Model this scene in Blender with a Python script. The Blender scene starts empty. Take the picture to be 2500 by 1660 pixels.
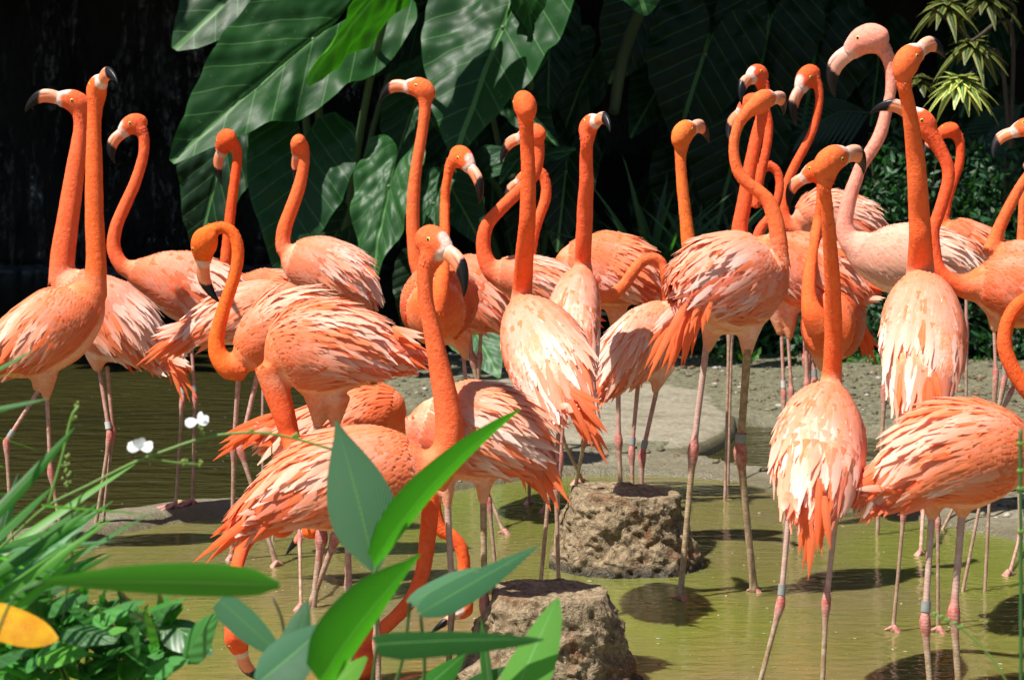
import bpy, math, random
import numpy as np
from mathutils import Vector, Matrix

# ------------------------------------------------------------------ camera, sky, sun, exposure
F_PX, W_PX, H_PX = 5294.0, 2500.0, 1660.0
CAM_H, HORIZON = 1.15, 350.0
PITCH = math.atan((830.0 - HORIZON) / F_PX)
scene = bpy.context.scene
C = scene.collection
cam_data = bpy.data.cameras.new('camera')
cam = bpy.data.objects.new('camera', cam_data)
C.objects.link(cam)
cam.location = (0, 0, CAM_H)
cam.rotation_euler = (math.radians(90) - PITCH, 0, 0)
cam_data.sensor_width = 36.0
cam_data.lens = 36.0 * F_PX / W_PX
cam_data.clip_end = 200.0
cam_data.clip_start = 0.1
cam_data.dof.use_dof = True
cam_data.dof.focus_distance = 5.3
cam_data.dof.aperture_fstop = 9.0
scene.camera = cam

SUN_DIR = Vector((-0.41, -0.24, 0.88)).normalized()      # towards the sun: high, from the left, a little in front of the birds
elev = math.asin(SUN_DIR.z)
world = bpy.data.worlds.new('World')
scene.world = world
world.use_nodes = True
wn = world.node_tree
wn.nodes.clear()
sky = wn.nodes.new('ShaderNodeTexSky')
sky.sky_type = 'NISHITA'
sky.sun_disc = False
sky.sun_elevation = elev
sky.sun_rotation = math.atan2(SUN_DIR.x, SUN_DIR.y)
bg = wn.nodes.new('ShaderNodeBackground')
bg.inputs['Strength'].default_value = 0.06
wo = wn.nodes.new('ShaderNodeOutputWorld')
wn.links.new(sky.outputs[0], bg.inputs[0])
wn.links.new(bg.outputs[0], wo.inputs[0])
sun_data = bpy.data.lights.new('sun', 'SUN')
sun_data.energy = 5.0
sun_data.angle = math.radians(0.53)
sun_data.color = (1.0, 0.955, 0.88)
sun = bpy.data.objects.new('sun', sun_data)
C.objects.link(sun)
sun.rotation_euler = SUN_DIR.to_track_quat('Z', 'Y').to_euler()
sun.location = (-3, -1, 8)
scene.view_settings.view_transform = 'Standard'
scene.view_settings.look = 'None'
scene.view_settings.gamma = 1.0
scene.view_settings.use_curve_mapping = False
scene.view_settings.exposure = 0.82
scene.render.engine = 'CYCLES'

# ------------------------------------------------------------------ from the photograph's pixels to the place
FWD = np.array([0.0, math.cos(PITCH), -math.sin(PITCH)])
UPV = np.array([0.0, math.sin(PITCH), math.cos(PITCH)])
RGT = np.array([1.0, 0.0, 0.0])
CAMP = np.array([0.0, 0.0, CAM_H])

def at(x, y, d):
    return CAMP + FWD * d + RGT * ((x - 1250.0) / F_PX * d) - UPV * ((y - 830.0) / F_PX * d)

def ground(x, y, z=0.0):
    r = FWD + RGT * ((x - 1250.0) / F_PX) - UPV * ((y - 830.0) / F_PX)
    t = (z - CAM_H) / r[2]
    return CAMP + r * t

def depth_of(p):
    return float(np.dot(np.asarray(p) - CAMP, FWD))

class Fr:
    """a magnified region of the photograph: origin and magnification"""
    def __init__(s, ox, oy, k): s.ox, s.oy, s.k = ox, oy, k
    def __call__(s, x, y): return (s.ox + x / s.k, s.oy + y / s.k)
    def n(s, pts):
        out = []
        for p in pts:
            x, y = s(p[0], p[1])
            out.append((x, y, (p[2] / s.k) if len(p) > 2 else 0.0, p[3] if len(p) > 3 else 0.0))
        return out
D0 = Fr(0, 0, 0.9444)
F1 = Fr(0, 0, 1.96); F2 = Fr(800, 0, 1.96); F3 = Fr(1500, 0, 2.613); F4 = Fr(1900, 0, 2.613)
F5 = Fr(0, 800, 1.96); F6 = Fr(800, 860, 1.96); F7 = Fr(1600, 860, 1.96)
G1 = Fr(0, 500, 3.136); G2 = Fr(300, 500, 3.136); G3 = Fr(600, 600, 3.136); G4 = Fr(900, 500, 3.136)
G5 = Fr(1200, 500, 3.136); G6 = Fr(1500, 500, 3.136); G7 = Fr(1800, 400, 3.136); G8 = Fr(2000, 600, 3.136)

# ------------------------------------------------------------------ noise
def _hash(ix, iy, iz, seed):
    h = (ix.astype(np.int64) * 374761393 + iy.astype(np.int64) * 668265263 + iz.astype(np.int64) * 2147483647 + seed * 1274126177) & 0xFFFFFFFF
    h = ((h ^ (h >> 13)) * 1274126177) & 0xFFFFFFFF
    h = (h ^ (h >> 16)) & 0xFFFFFFFF
    return h / 4294967295.0

def vnoise(P, seed=0):
    P = np.asarray(P, float)
    i = np.floor(P).astype(np.int64); f = P - i
    u = f * f * (3 - 2 * f)
    r = 0
    for dx in (0, 1):
        for dy in (0, 1):
            for dz in (0, 1):
                w = (u[..., 0] if dx else 1 - u[..., 0]) * (u[..., 1] if dy else 1 - u[..., 1]) * (u[..., 2] if dz else 1 - u[..., 2])
                r = r + w * _hash(i[..., 0] + dx, i[..., 1] + dy, i[..., 2] + dz, seed)
    return r * 2 - 1

def fbm(P, seed=0, octv=4, lac=2.1, gain=0.5):
    P = np.asarray(P, float); a = 1.0; s = 0; t = 0
    for o in range(octv):
        s = s + a * vnoise(P, seed + o * 17); t += a
        P = P * lac + 3.7; a *= gain
    return s / t

# ------------------------------------------------------------------ mesh helpers
def new_mesh(name, V, Fc, cols=None, uvs=None, smooth=True):
    """V (n,3), Fc list or array of faces, cols (n,3|4) per vertex, uvs (n,2) per vertex"""
    me = bpy.data.meshes.new(name)
    V = np.asarray(V, float).reshape(-1, 3)
    if isinstance(Fc, np.ndarray):
        nf, k = Fc.shape
        me.vertices.add(len(V)); me.vertices.foreach_set('co', V.ravel())
        me.loops.add(nf * k); me.loops.foreach_set('vertex_index', Fc.astype(np.int32).ravel())
        me.polygons.add(nf); me.polygons.foreach_set('loop_start', np.arange(0, nf * k, k, dtype=np.int32))
        me.update(calc_edges=True)
    else:
        me.from_pydata(V.tolist(), [], [tuple(int(i) for i in f) for f in Fc]); me.update()
    set_attrs(me, cols, uvs)
    if smooth:
        me.polygons.foreach_set('use_smooth', np.ones(len(me.polygons), dtype=bool))
    return me

def set_attrs(me, cols=None, uvs=None):
    if cols is not None:
        cols = np.asarray(cols, float)
        if cols.shape[1] == 3: cols = np.hstack([cols, np.ones((len(cols), 1))])
        a = me.color_attributes.new('Col', 'FLOAT_COLOR', 'POINT')
        a.data.foreach_set('color', cols.astype(np.float32).ravel())
    if uvs is not None:
        li = np.zeros(len(me.loops), dtype=np.int32); me.loops.foreach_get('vertex_index', li)
        ul = me.uv_layers.new(name='UVMap')
        ul.data.foreach_set('uv', np.asarray(uvs, np.float32)[li].ravel())

def obj(name, me, mat=None, parent=None, loc=None):
    o = bpy.data.objects.new(name, me); C.objects.link(o)
    if mat is not None and me is not None and not len(me.materials): me.materials.append(mat)
    if parent is not None: o.parent = parent
    if loc is not None: o.location = loc
    return o

def tag(o, label=None, cat=None, group=None, kind=None):
    if label: o['label'] = label
    if cat: o['category'] = cat
    if group: o['group'] = group
    if kind: o['kind'] = kind
    return o

def empty(name, loc, label, cat, group=None):
    o = bpy.data.objects.new(name, None); C.objects.link(o); o.location = loc
    o.empty_display_size = 0.05
    return tag(o, label, cat, group)

class Geo:
    """collects pieces into one mesh"""
    def __init__(s): s.V = []; s.F = []; s.Cc = []; s.U = []; s.n = 0
    def add(s, V, Fc, col=None, uv=None):
        V = np.asarray(V, float).reshape(-1, 3); Fc = np.asarray(Fc)
        s.V.append(V); s.F.append(Fc + s.n); s.n += len(V)
        if col is None: col = (0.5, 0.5, 0.5)
        col = np.asarray(col, float)
        if col.ndim == 1: col = np.tile(col, (len(V), 1))
        s.Cc.append(col[:, :3]); s.U.append(np.zeros((len(V), 2)) if uv is None else np.asarray(uv, float))
        return s
    def mesh(s, name, off=(0, 0, 0), smooth=True):
        V = np.vstack(s.V) - np.asarray(off, float)
        same = len({f.shape[1] for f in s.F}) == 1
        Fc = np.vstack(s.F) if same else [tuple(r) for f in s.F for r in f.tolist()]
        return new_mesh(name, V, Fc, np.vstack(s.Cc), np.vstack(s.U), smooth)

def spline(P, step=0.01, minn=4):
    """Catmull-Rom (centripetal-ish) through rows of P; first three columns are xyz; resampled by arc length"""
    P = np.asarray(P, float)
    if len(P) < 3:
        n = max(minn, int(np.linalg.norm(P[-1, :3] - P[0, :3]) / step) + 1)
        t = np.linspace(0, 1, n)[:, None]
        return P[0] * (1 - t) + P[-1] * t
    Q = np.vstack([2 * P[0] - P[1], P, 2 * P[-1] - P[-2]])
    out = []
    for i in range(1, len(Q) - 2):
        p0, p1, p2, p3 = Q[i - 1], Q[i], Q[i + 1], Q[i + 2]
        t = np.linspace(0, 1, 12, endpoint=False)[:, None]
        m1 = (p2 - p0) * 0.5; m2 = (p3 - p1) * 0.5
        out.append((2 * t**3 - 3 * t**2 + 1) * p1 + (t**3 - 2 * t**2 + t) * m1 + (-2 * t**3 + 3 * t**2) * p2 + (t**3 - t**2) * m2)
    out.append(Q[-2][None]); A = np.vstack(out)
    s = np.r_[0, np.cumsum(np.linalg.norm(np.diff(A[:, :3], axis=0), axis=1))]
    n = max(minn, int(s[-1] / step) + 1)
    t = np.linspace(0, s[-1], n)
    return np.stack([np.interp(t, s, A[:, k]) for k in range(A.shape[1])], 1)

def nrm(v):
    v = np.asarray(v, float)
    return v / np.maximum(np.linalg.norm(v, axis=-1, keepdims=True), 1e-9)

def frames(Cn, ref):
    """tangent, N (the way across that ref leaves free), B (ref made square to the tangent)"""
    T = np.gradient(Cn, axis=0); T = nrm(T)
    B = nrm(ref - T * (T @ ref)[:, None])
    N = np.cross(B, T)
    return T, N, B

def tube(Cn, rn, rb, ref, seg=16, cap=True):
    """closed tube; rn: radius along N, rb: radius along B"""
    T, N, B = frames(Cn, np.asarray(ref, float))
    a = np.linspace(0, 2 * math.pi, seg, endpoint=False)
    rn = np.asarray(rn) * np.ones(len(Cn)); rb = np.asarray(rb) * np.ones(len(Cn))
    V = Cn[:, None, :] + N[:, None, :] * (np.cos(a)[None, :, None] * rn[:, None, None]) + B[:, None, :] * (np.sin(a)[None, :, None] * rb[:, None, None])
    n = len(Cn); V = V.reshape(-1, 3)
    i = np.arange(n - 1)[:, None] * seg; j = np.arange(seg)[None, :]; k = (j + 1) % seg
    Fq = np.stack([i + j, i + k, i + seg + k, i + seg + j], -1).reshape(-1, 4)
    uv = np.stack([np.tile(np.arange(seg) / seg, n), np.repeat(np.linspace(0, 1, n), seg)], 1)
    if cap:
        # caps as quads with a doubled centre would be degenerate: use triangles written as separate list
        c0 = len(V); V = np.vstack([V, Cn[0] - T[0] * rn[0] * 0.5, Cn[-1] + T[-1] * rn[-1] * 0.5])
        uv = np.vstack([uv, [0, 0], [0, 1]])
        f = [tuple(r) for r in Fq.tolist()]
        for jj in range(seg):
            kk = (jj + 1) % seg
            f.append((c0, kk, jj)); f.append((c0 + 1, (n - 1) * seg + jj, (n - 1) * seg + kk))
        return V, f, uv
    return V, Fq, uv

class Mix:
    """like Geo for pieces whose faces are lists"""
    def __init__(s): s.V = []; s.F = []; s.Cc = []; s.U = []; s.n = 0
    def add(s, V, Fc, col=None, uv=None):
        V = np.asarray(V, float).reshape(-1, 3)
        s.V.append(V); s.F += [tuple(int(i) + s.n for i in f) for f in (Fc.tolist() if isinstance(Fc, np.ndarray) else Fc)]
        s.n += len(V)
        col = np.asarray((0.5, 0.5, 0.5) if col is None else col, float)
        if col.ndim == 1: col = np.tile(col, (len(V), 1))
        s.Cc.append(col[:, :3]); s.U.append(np.zeros((len(V), 2)) if uv is None else np.asarray(uv, float))
        return s
    def mesh(s, name, off=(0, 0, 0), smooth=True):
        return new_mesh(name, np.vstack(s.V) - np.asarray(off, float), s.F, np.vstack(s.Cc), np.vstack(s.U), smooth)

# ------------------------------------------------------------------ materials
class NT:
    def __init__(s, name):
        s.m = bpy.data.materials.new(name); s.m.use_nodes = True
        s.t = s.m.node_tree; s.t.nodes.clear()
        s.out = s.t.nodes.new('ShaderNodeOutputMaterial')
    def n(s, typ, **kw):
        x = s.t.nodes.new('ShaderNode' + typ)
        for k, v in kw.items():
            if k in x.inputs.keys(): s.set(x, k, v)
            elif hasattr(x, k): setattr(x, k, v)
            else: raise KeyError(k)
        return x
    def set(s, node, k, v):
        if hasattr(v, 'is_output') or isinstance(v, bpy.types.NodeSocket): s.t.links.new(v, node.inputs[k])
        else: node.inputs[k].default_value = v
    def link(s, a, b): s.t.links.new(a, b)
    def math(s, op, a, b=None, c=None, clamp=False):
        x = s.t.nodes.new('ShaderNodeMath'); x.operation = op; x.use_clamp = clamp
        s.set(x, 0, a)
        if b is not None: s.set(x, 1, b)
        if c is not None: s.set(x, 2, c)
        return x.outputs[0]
    def mix(s, f, a, b, mode='MIX'):
        x = s.t.nodes.new('ShaderNodeMix'); x.data_type = 'RGBA'; x.blend_type = mode
        def put(sock, v):
            if isinstance(v, bpy.types.NodeSocket): s.t.links.new(v, sock)
            else: sock.default_value = (*v, 1.0) if len(v) == 3 else v
        if isinstance(f, bpy.types.NodeSocket): s.t.links.new(f, x.inputs[0])
        else: x.inputs[0].default_value = f
        put(x.inputs[6], a); put(x.inputs[7], b)
        return x.outputs[2]
    def noise(s, scale, detail=4.0, rough=0.55, vec=None, dist=0.0):
        x = s.t.nodes.new('ShaderNodeTexNoise')
        x.inputs['Scale'].default_value = scale; x.inputs['Detail'].default_value = detail
        x.inputs['Roughness'].default_value = rough; x.inputs['Distortion'].default_value = dist
        if vec is not None: s.t.links.new(vec, x.inputs['Vector'])
        return x.outputs[0]
    def ramp(s, f, stops):
        x = s.t.nodes.new('ShaderNodeValToRGB'); e = x.color_ramp.elements
        while len(e) < len(stops): e.new(0.5)
        for q, (p, c) in zip(e, stops):
            q.position = p; q.color = (*c, 1.0) if len(c) == 3 else c
        s.t.links.new(f, x.inputs[0]); return x.outputs[0]
    def coords(s, scale=(1, 1, 1), kind='Object'):
        tc = s.t.nodes.new('ShaderNodeTexCoord'); mp = s.t.nodes.new('ShaderNodeMapping')
        mp.inputs['Scale'].default_value = scale
        s.t.links.new(tc.outputs[kind], mp.inputs['Vector']); return mp.outputs[0]
    def bump(s, h, strength=0.5, dist=0.01, normal=None):
        x = s.t.nodes.new('ShaderNodeBump'); x.inputs['Strength'].default_value = strength
        x.inputs['Distance'].default_value = dist
        s.t.links.new(h, x.inputs['Height'])
        if normal is not None: s.t.links.new(normal, x.inputs['Normal'])
        return x.outputs[0]
    def bsdf(s, color, rough=0.5, normal=None, spec=0.5, translucent=0.0, tcol=None, sheen=0.0, coat=0.0):
        p = s.t.nodes.new('ShaderNodeBsdfPrincipled')
        def put(k, v):
            if isinstance(v, bpy.types.NodeSocket): s.t.links.new(v, p.inputs[k])
            else: p.inputs[k].default_value = (*v, 1.0) if isinstance(v, tuple) and len(v) == 3 else v
        put('Base Color', color); put('Roughness', rough); put('Specular IOR Level', spec)
        p.inputs['Sheen Weight'].default_value = sheen
        p.inputs['Coat Weight'].default_value = coat
        if normal is not None: s.t.links.new(normal, p.inputs['Normal'])
        r = p.outputs[0]
        if translucent:
            tr = s.t.nodes.new('ShaderNodeBsdfTranslucent')
            v = tcol if tcol is not None else color
            if isinstance(v, bpy.types.NodeSocket): s.t.links.new(v, tr.inputs[0])
            else: tr.inputs[0].default_value = (*v, 1.0)
            if normal is not None: s.t.links.new(normal, tr.inputs['Normal'])
            mx = s.t.nodes.new('ShaderNodeMixShader'); mx.inputs[0].default_value = translucent
            s.t.links.new(r, mx.inputs[1]); s.t.links.new(tr.outputs[0], mx.inputs[2]); r = mx.outputs[0]
        s.t.links.new(r, s.out.inputs[0]); return p
    def attr(s, name='Col'):
        x = s.t.nodes.new('ShaderNodeAttribute'); x.attribute_name = name; return x.outputs['Color']
    def uv(s):
        x = s.t.nodes.new('ShaderNodeTexCoord'); y = s.t.nodes.new('ShaderNodeSeparateXYZ')
        s.t.links.new(x.outputs['UV'], y.inputs[0]); return y.outputs[0], y.outputs[1]

M = {}
# velvet neck and body down
t = NT('body_down'); col = t.attr(); v = t.coords()
n1 = t.noise(85, 3, 0.6, v); n2 = t.noise(420, 2, 0.6, v); n0 = t.noise(22, 3, 0.5, v)
c = t.mix(t.ramp(n1, [(0.35, (0, 0, 0)), (0.7, (1, 1, 1))]), t.mix(0.30, col, (0.42, 0.03, 0.005)), t.mix(0.02, col, (1.0, 0.55, 0.30)))
c = t.mix(0.5, c, t.mix(t.ramp(n0, [(0.4, (0, 0, 0)), (0.65, (1, 1, 1))]), c, t.mix(0.05, col, (1.0, 0.55, 0.35))))
h = t.math('ADD', t.math('MULTIPLY', n1, 0.7), t.math('MULTIPLY', n2, 0.4))
t.bsdf(c, 0.75, t.bump(h, 0.8, 0.006), 0.08)
M['down'] = t.m
# feathers
t = NT('feather'); col = t.attr(); u, w = t.uv()
cmb = t.n('CombineXYZ'); t.link(t.math('MULTIPLY', t.math('ABSOLUTE', t.math('SUBTRACT', u, 0.5)), 1.0), cmb.inputs[0]); t.link(t.math('MULTIPLY', w, 1.0), cmb.inputs[1])
ab = t.math('ABSOLUTE', t.math('SUBTRACT', u, 0.5))
barb = t.math('SINE', t.math('MULTIPLY', t.math('SUBTRACT', w, t.math('MULTIPLY', ab, 0.8)), 170.0))
rach = t.math('LESS_THAN', ab, 0.035)
streak = t.noise(1.0, 2, 0.5, None)
mp = t.n('Mapping'); tcn = t.n('TexCoord'); t.link(tcn.outputs['Object'], mp.inputs['Vector']); mp.inputs['Scale'].default_value = (60, 60, 60)
ns = t.noise(1.0, 3, 0.6, mp.outputs[0])
c = t.mix(t.ramp(ns, [(0.35, (0, 0, 0)), (0.75, (1, 1, 1))]), t.mix(0.12, col, (0.75, 0.12, 0.02)), t.mix(0.04, col, (1, 0.85, 0.78)))
c = t.mix(t.math('MULTIPLY', rach, 0.12), c, (0.95, 0.80, 0.72))
t.bsdf(c, 0.6, t.bump(t.math('MULTIPLY', barb, 0.5), 0.10, 0.001), 0.12, translucent=0.36)
sh = t.out.inputs[0].links[0].from_socket
cb_ = t.n('CombineXYZ'); t.link(t.math('MULTIPLY', t.math('SUBTRACT', w, t.math('MULTIPLY', ab, 0.9)), 34.0), cb_.inputs[0]); t.link(t.math('MULTIPLY', u, 1.5), cb_.inputs[1]); t.link(t.math('MULTIPLY', ns, 3.0), cb_.inputs[2])
bn = t.noise(1.0, 2, 0.6, cb_.outputs[0])
rag = t.math('ADD', t.math('MULTIPLY', ab, 2.0), t.math('MULTIPLY', t.math('MAXIMUM', t.math('SUBTRACT', w, 0.72), 0.0), 1.7))
cut = t.math('GREATER_THAN', t.math('ADD', rag, t.math('MULTIPLY', t.math('SUBTRACT', bn, 0.5), 1.3)), 1.0)
tp_ = t.n('BsdfTransparent'); mx_ = t.n('MixShader'); t.link(cut, mx_.inputs[0]); t.link(sh, mx_.inputs[1]); t.link(tp_.outputs[0], mx_.inputs[2]); t.link(mx_.outputs[0], t.out.inputs[0])
M['feather'] = t.m
# bill (keratin) and legs: colour from the vertices
t = NT('bill_keratin'); col = t.attr(); v = t.coords()
n1 = t.noise(150, 3, 0.6, v)
t.bsdf(t.mix(1.0, col, t.mix(n1, (0.75, 0.72, 0.7), (1.1, 1.1, 1.1)), 'MULTIPLY'), 0.40, t.bump(n1, 0.25, 0.002), 0.28)
M['bill'] = t.m
t = NT('leg_scales'); col = t.attr(); v = t.coords(); sx = t.n('SeparateXYZ'); t.link(v, sx.inputs[0])
n1 = t.noise(70, 3, 0.6, v)
rings = t.math('SINE', t.math('ADD', t.math('MULTIPLY', sx.outputs[2], 900.0), t.math('MULTIPLY', n1, 16.0)))
c = t.mix(t.ramp(n1, [(0.4, (0, 0, 0)), (0.65, (1, 1, 1))]), col, t.mix(0.4, col, (0.62, 0.50, 0.40)))
c = t.mix(t.math('MULTIPLY', t.math('MULTIPLY', t.math('GREATER_THAN', rings, 0.6), n1), 0.22), c, t.mix(0.7, c, (0.1, 0.04, 0.03)))
t.bsdf(c, 0.6, t.bump(t.math('ADD', t.math('MULTIPLY', rings, 0.35), n1), 0.25, 0.002), 0.3)
M['leg'] = t.m
t = NT('eye_gloss'); t.bsdf(t.attr(), 0.12, None, 0.5); M['eye'] = t.m
t = NT('ring_plastic'); v = t.coords(); n1 = t.noise(90, 3, 0.6, v)
t.bsdf(t.mix(n1, (0.30, 0.32, 0.30), (0.16, 0.17, 0.16)), 0.5, None, 0.4); M['ring'] = t.m
t = NT('ring_pale'); v = t.coords(); n1 = t.noise(90, 3, 0.6, v)
t.bsdf(t.mix(n1, (0.62, 0.62, 0.58), (0.4, 0.4, 0.37)), 0.5, None, 0.4); M['ring_pale'] = t.m
# ------------------------------------------------------------------ materials of the place
t = NT('pond_water'); v = t.coords()
nb = t.noise(1.3, 3, 0.5, v); ng = t.noise(0.9, 2, 0.5, t.coords((1, 0.6, 1)))
vr = t.coords((9, 26, 1)); n1 = t.noise(1.0, 3, 0.55, vr, 0.6)
vr2 = t.coords((40, 90, 1)); n2 = t.noise(1.0, 2, 0.5, vr2, 0.3)
murk = t.mix(t.ramp(nb, [(0.38, (0, 0, 0)), (0.62, (1, 1, 1))]), (0.150, 0.138, 0.040), (0.172, 0.140, 0.066))
murk = t.mix(t.ramp(ng, [(0.42, (0, 0, 0)), (0.60, (1, 1, 1))]), murk, (0.150, 0.168, 0.028))
sp = t.noise(130, 1, 0.5, v); spk = t.ramp(sp, [(0.735, (0, 0, 0)), (0.76, (1, 1, 1))])
murk = t.mix(spk, murk, (0.42, 0.40, 0.22))
pw_ = t.bsdf(murk, 0.035, t.bump(t.math('ADD', n1, t.math('MULTIPLY', n2, 0.18)), 0.34, 0.010), 0.8)
pw_.inputs['Subsurface Weight'].default_value = 0.75; pw_.inputs['Subsurface Radius'].default_value = (0.10, 0.09, 0.035); pw_.inputs['Subsurface Scale'].default_value = 1.0
M['pond'] = t.m
t = NT('river_water')
v1 = t.coords((3.2, 9, 1)); n1 = t.noise(1.0, 3, 0.5, v1, 0.8)
v2 = t.coords((14, 34, 1)); n2 = t.noise(1.0, 2, 0.5, v2, 0.4)
v = t.coords(); nb = t.noise(0.8, 3, 0.5, v)
sp = t.noise(45, 1, 0.5, v); spk = t.ramp(sp, [(0.76, (0, 0, 0)), (0.775, (1, 1, 1))])
c = t.mix(nb, (0.020, 0.020, 0.007), (0.050, 0.044, 0.013))
c = t.mix(spk, c, (0.30, 0.30, 0.26))
t.bsdf(c, 0.06, t.bump(t.math('ADD', n1, t.math('MULTIPLY', n2, 0.3)), 0.85, 0.05), 0.5)
M['river'] = t.m
t = NT('mud'); v = t.coords()
a = t.noise(4, 4, 0.6, v); b_ = t.noise(38, 4, 0.65, v); c_ = t.noise(160, 3, 0.6, v)
wet = t.attr()
sxy = t.n('SeparateColor'); t.link(wet, sxy.inputs[0]); wetf = sxy.outputs[0]; clayf = sxy.outputs[1]
dry = t.mix(a, (0.120, 0.118, 0.062), (0.19, 0.178, 0.112)); dry = t.mix(t.ramp(b_, [(0.42, (0, 0, 0)), (0.60, (1, 1, 1))]), dry, (0.07, 0.06, 0.034))
clay = t.mix(t.ramp(b_, [(0.35, (0, 0, 0)), (0.7, (1, 1, 1))]), (0.29, 0.255, 0.185), (0.15, 0.13, 0.092))
stain = t.ramp(t.noise(6.5, 5, 0.7, v), [(0.50, (0, 0, 0)), (0.66, (1, 1, 1))]); clay = t.mix(t.math('MULTIPLY', stain, 0.7), clay, (0.115, 0.095, 0.055))
clay = t.mix(t.ramp(t.noise(22, 2, 0.6, v), [(0.68, (0, 0, 0)), (0.73, (1, 1, 1))]), clay, (0.20, 0.085, 0.045))
dry = t.mix(clayf, dry, clay)
wetc = t.mix(b_, (0.085, 0.075, 0.042), (0.13, 0.11, 0.065))
c = t.mix(wetf, dry, wetc)
hh = t.math('ADD', t.math('MULTIPLY', b_, 1.0), t.math('MULTIPLY', c_, 0.35))
t.bsdf(c, t.math('SUBTRACT', 0.85, t.math('MULTIPLY', wetf, 0.58)), t.bump(hh, 0.9, 0.012), 0.5)
M['mud'] = t.m
t = NT('pitted_rock'); v = t.coords()
a = t.noise(9, 5, 0.62, v); b_ = t.noise(42, 4, 0.65, v, 0.4); c_ = t.noise(170, 3, 0.65, v)
vo = t.n('TexVoronoi'); vo.inputs['Scale'].default_value = 55; t.link(v, vo.inputs['Vector'])
zc = t.n('SeparateXYZ'); t.link(v, zc.inputs[0])
base = t.mix(t.ramp(b_, [(0.36, (0, 0, 0)), (0.64, (1, 1, 1))]), (0.105, 0.070, 0.036), (0.30, 0.225, 0.135))
base = t.mix(t.ramp(a, [(0.56, (0, 0, 0)), (0.68, (1, 1, 1))]), base, (0.16, 0.068, 0.028))
base = t.mix(t.ramp(c_, [(0.55, (0, 0, 0)), (0.8, (1, 1, 1))]), base, (0.46, 0.38, 0.27))
lowm = t.math('MULTIPLY', t.math('SUBTRACT', 0.035, zc.outputs[2]), 40.0, None, True)
base = t.mix(lowm, base, (0.045, 0.036, 0.022))
hh = t.math('ADD', t.math('MULTIPLY', b_, 0.8), t.math('ADD', t.math('MULTIPLY', c_, 0.35), t.math('MULTIPLY', vo.outputs['Distance'], 0.2)))
t.bsdf(base, t.math('SUBTRACT', 0.9, t.math('MULTIPLY', lowm, 0.6)), t.bump(hh, 1.0, 0.014), 0.3)
M['rock'] = t.m
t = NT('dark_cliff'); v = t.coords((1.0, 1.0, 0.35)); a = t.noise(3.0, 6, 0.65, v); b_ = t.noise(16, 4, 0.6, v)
t.bsdf(t.mix(t.ramp(a, [(0.5, (0, 0, 0)), (0.75, (1, 1, 1))]), (0.004, 0.004, 0.005), (0.016, 0.017, 0.020)), 0.55, t.bump(b_, 0.8, 0.05), 0.25)  # deep shade is put into the near-black base colour
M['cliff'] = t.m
t = NT('falling_water'); v = t.coords((7, 7, 0.9)); a = t.noise(1.0, 5, 0.68, v, 0.3); b_ = t.noise(26, 3, 0.7, t.coords((1, 1, 0.45)))
m_ = t.math('MULTIPLY', t.ramp(a, [(0.50, (0, 0, 0)), (0.74, (1, 1, 1))]), t.ramp(b_, [(0.46, (0, 0, 0)), (0.72, (1, 1, 1))]))
p = t.bsdf((0.62, 0.66, 0.72), 0.35, None, 0.4)
t.link(t.math('MULTIPLY', m_, 0.75), p.inputs['Alpha'])
M['fall'] = t.m
def leafmat(name, rough=0.38, trans=0.3, nv=11.0, slope=0.55, vein=(0.25, 0.40, 0.16), vw=0.94, bumpd=0.004, gloss=0.5, blot=0.25, tc=(0.10, 0.42, 0.01)):
    t = NT(name); col = t.attr(); u, w = t.uv(); v = t.coords()
    ab = t.math('ABSOLUTE', t.math('SUBTRACT', u, 0.5))
    ph = t.math('MULTIPLY', t.math('SUBTRACT', w, t.math('MULTIPLY', ab, slope)), nv * 2 * math.pi)
    si = t.math('COSINE', ph)
    vv = t.ramp(si, [(vw, (0, 0, 0)), (min(0.999, vw + 0.05), (1, 1, 1))])
    mid = t.math('LESS_THAN', ab, 0.018)
    spot = t.ramp(t.noise(38, 2, 0.7, v), [(0.68, (0, 0, 0)), (0.74, (1, 1, 1))])
    a = t.noise(7, 3, 0.6, v); b_ = t.noise(60, 3, 0.6, v)
    c = t.mix(t.math('MULTIPLY', a, blot), col, t.mix(0.6, col, (0.01, 0.03, 0.008)))
    c = t.mix(t.math('MULTIPLY', vv, 0.5), c, vein)
    c = t.mix(t.math('MULTIPLY', mid, 0.7), c, vein)
    c = t.mix(t.math('MULTIPLY', spot, 0.35), c, (0.20, 0.20, 0.06))
    hgt = t.math('ADD', t.math('MULTIPLY', si, -0.5), t.math('MULTIPLY', b_, 0.25))
    t.bsdf(c, t.math('ADD', rough, t.math('MULTIPLY', b_, 0.12)), t.bump(hgt, 0.5, bumpd), gloss, translucent=trans, tcol=t.mix(0.45, t.mix(1.0, t.mix(0.6, col, c), (1.6, 2.8, 0.6), 'MULTIPLY'), t.mix(t.math('MULTIPLY', a, 0.9), tc, t.mix(0.6, tc, (0.02, 0.12, 0.0)))))
    return t.m
M['ear'] = leafmat('elephant_ear_leaf', 0.40, 0.16, 5.0, 1.1, (0.10, 0.22, 0.07), 0.975, 0.004, 0.20)
M['blade'] = leafmat('broad_blade_leaf', 0.45, 0.42, 26.0, 0.8, (0.16, 0.34, 0.12), 0.97, 0.0012, 0.4, 0.15, (0.10, 0.45, 0.01))
M['strap'] = leafmat('strap_leaf', 0.42, 0.42, 0.0, 0.0, (0.30, 0.45, 0.16), 2.0, 0.001, 0.5, 0.2, (0.12, 0.45, 0.02))
M['small_leaf'] = leafmat('small_leaf', 0.36, 0.22, 4.0, 0.7, (0.10, 0.20, 0.05), 0.97, 0.002, 0.5, 0.2, (0.08, 0.30, 0.01))
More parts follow.
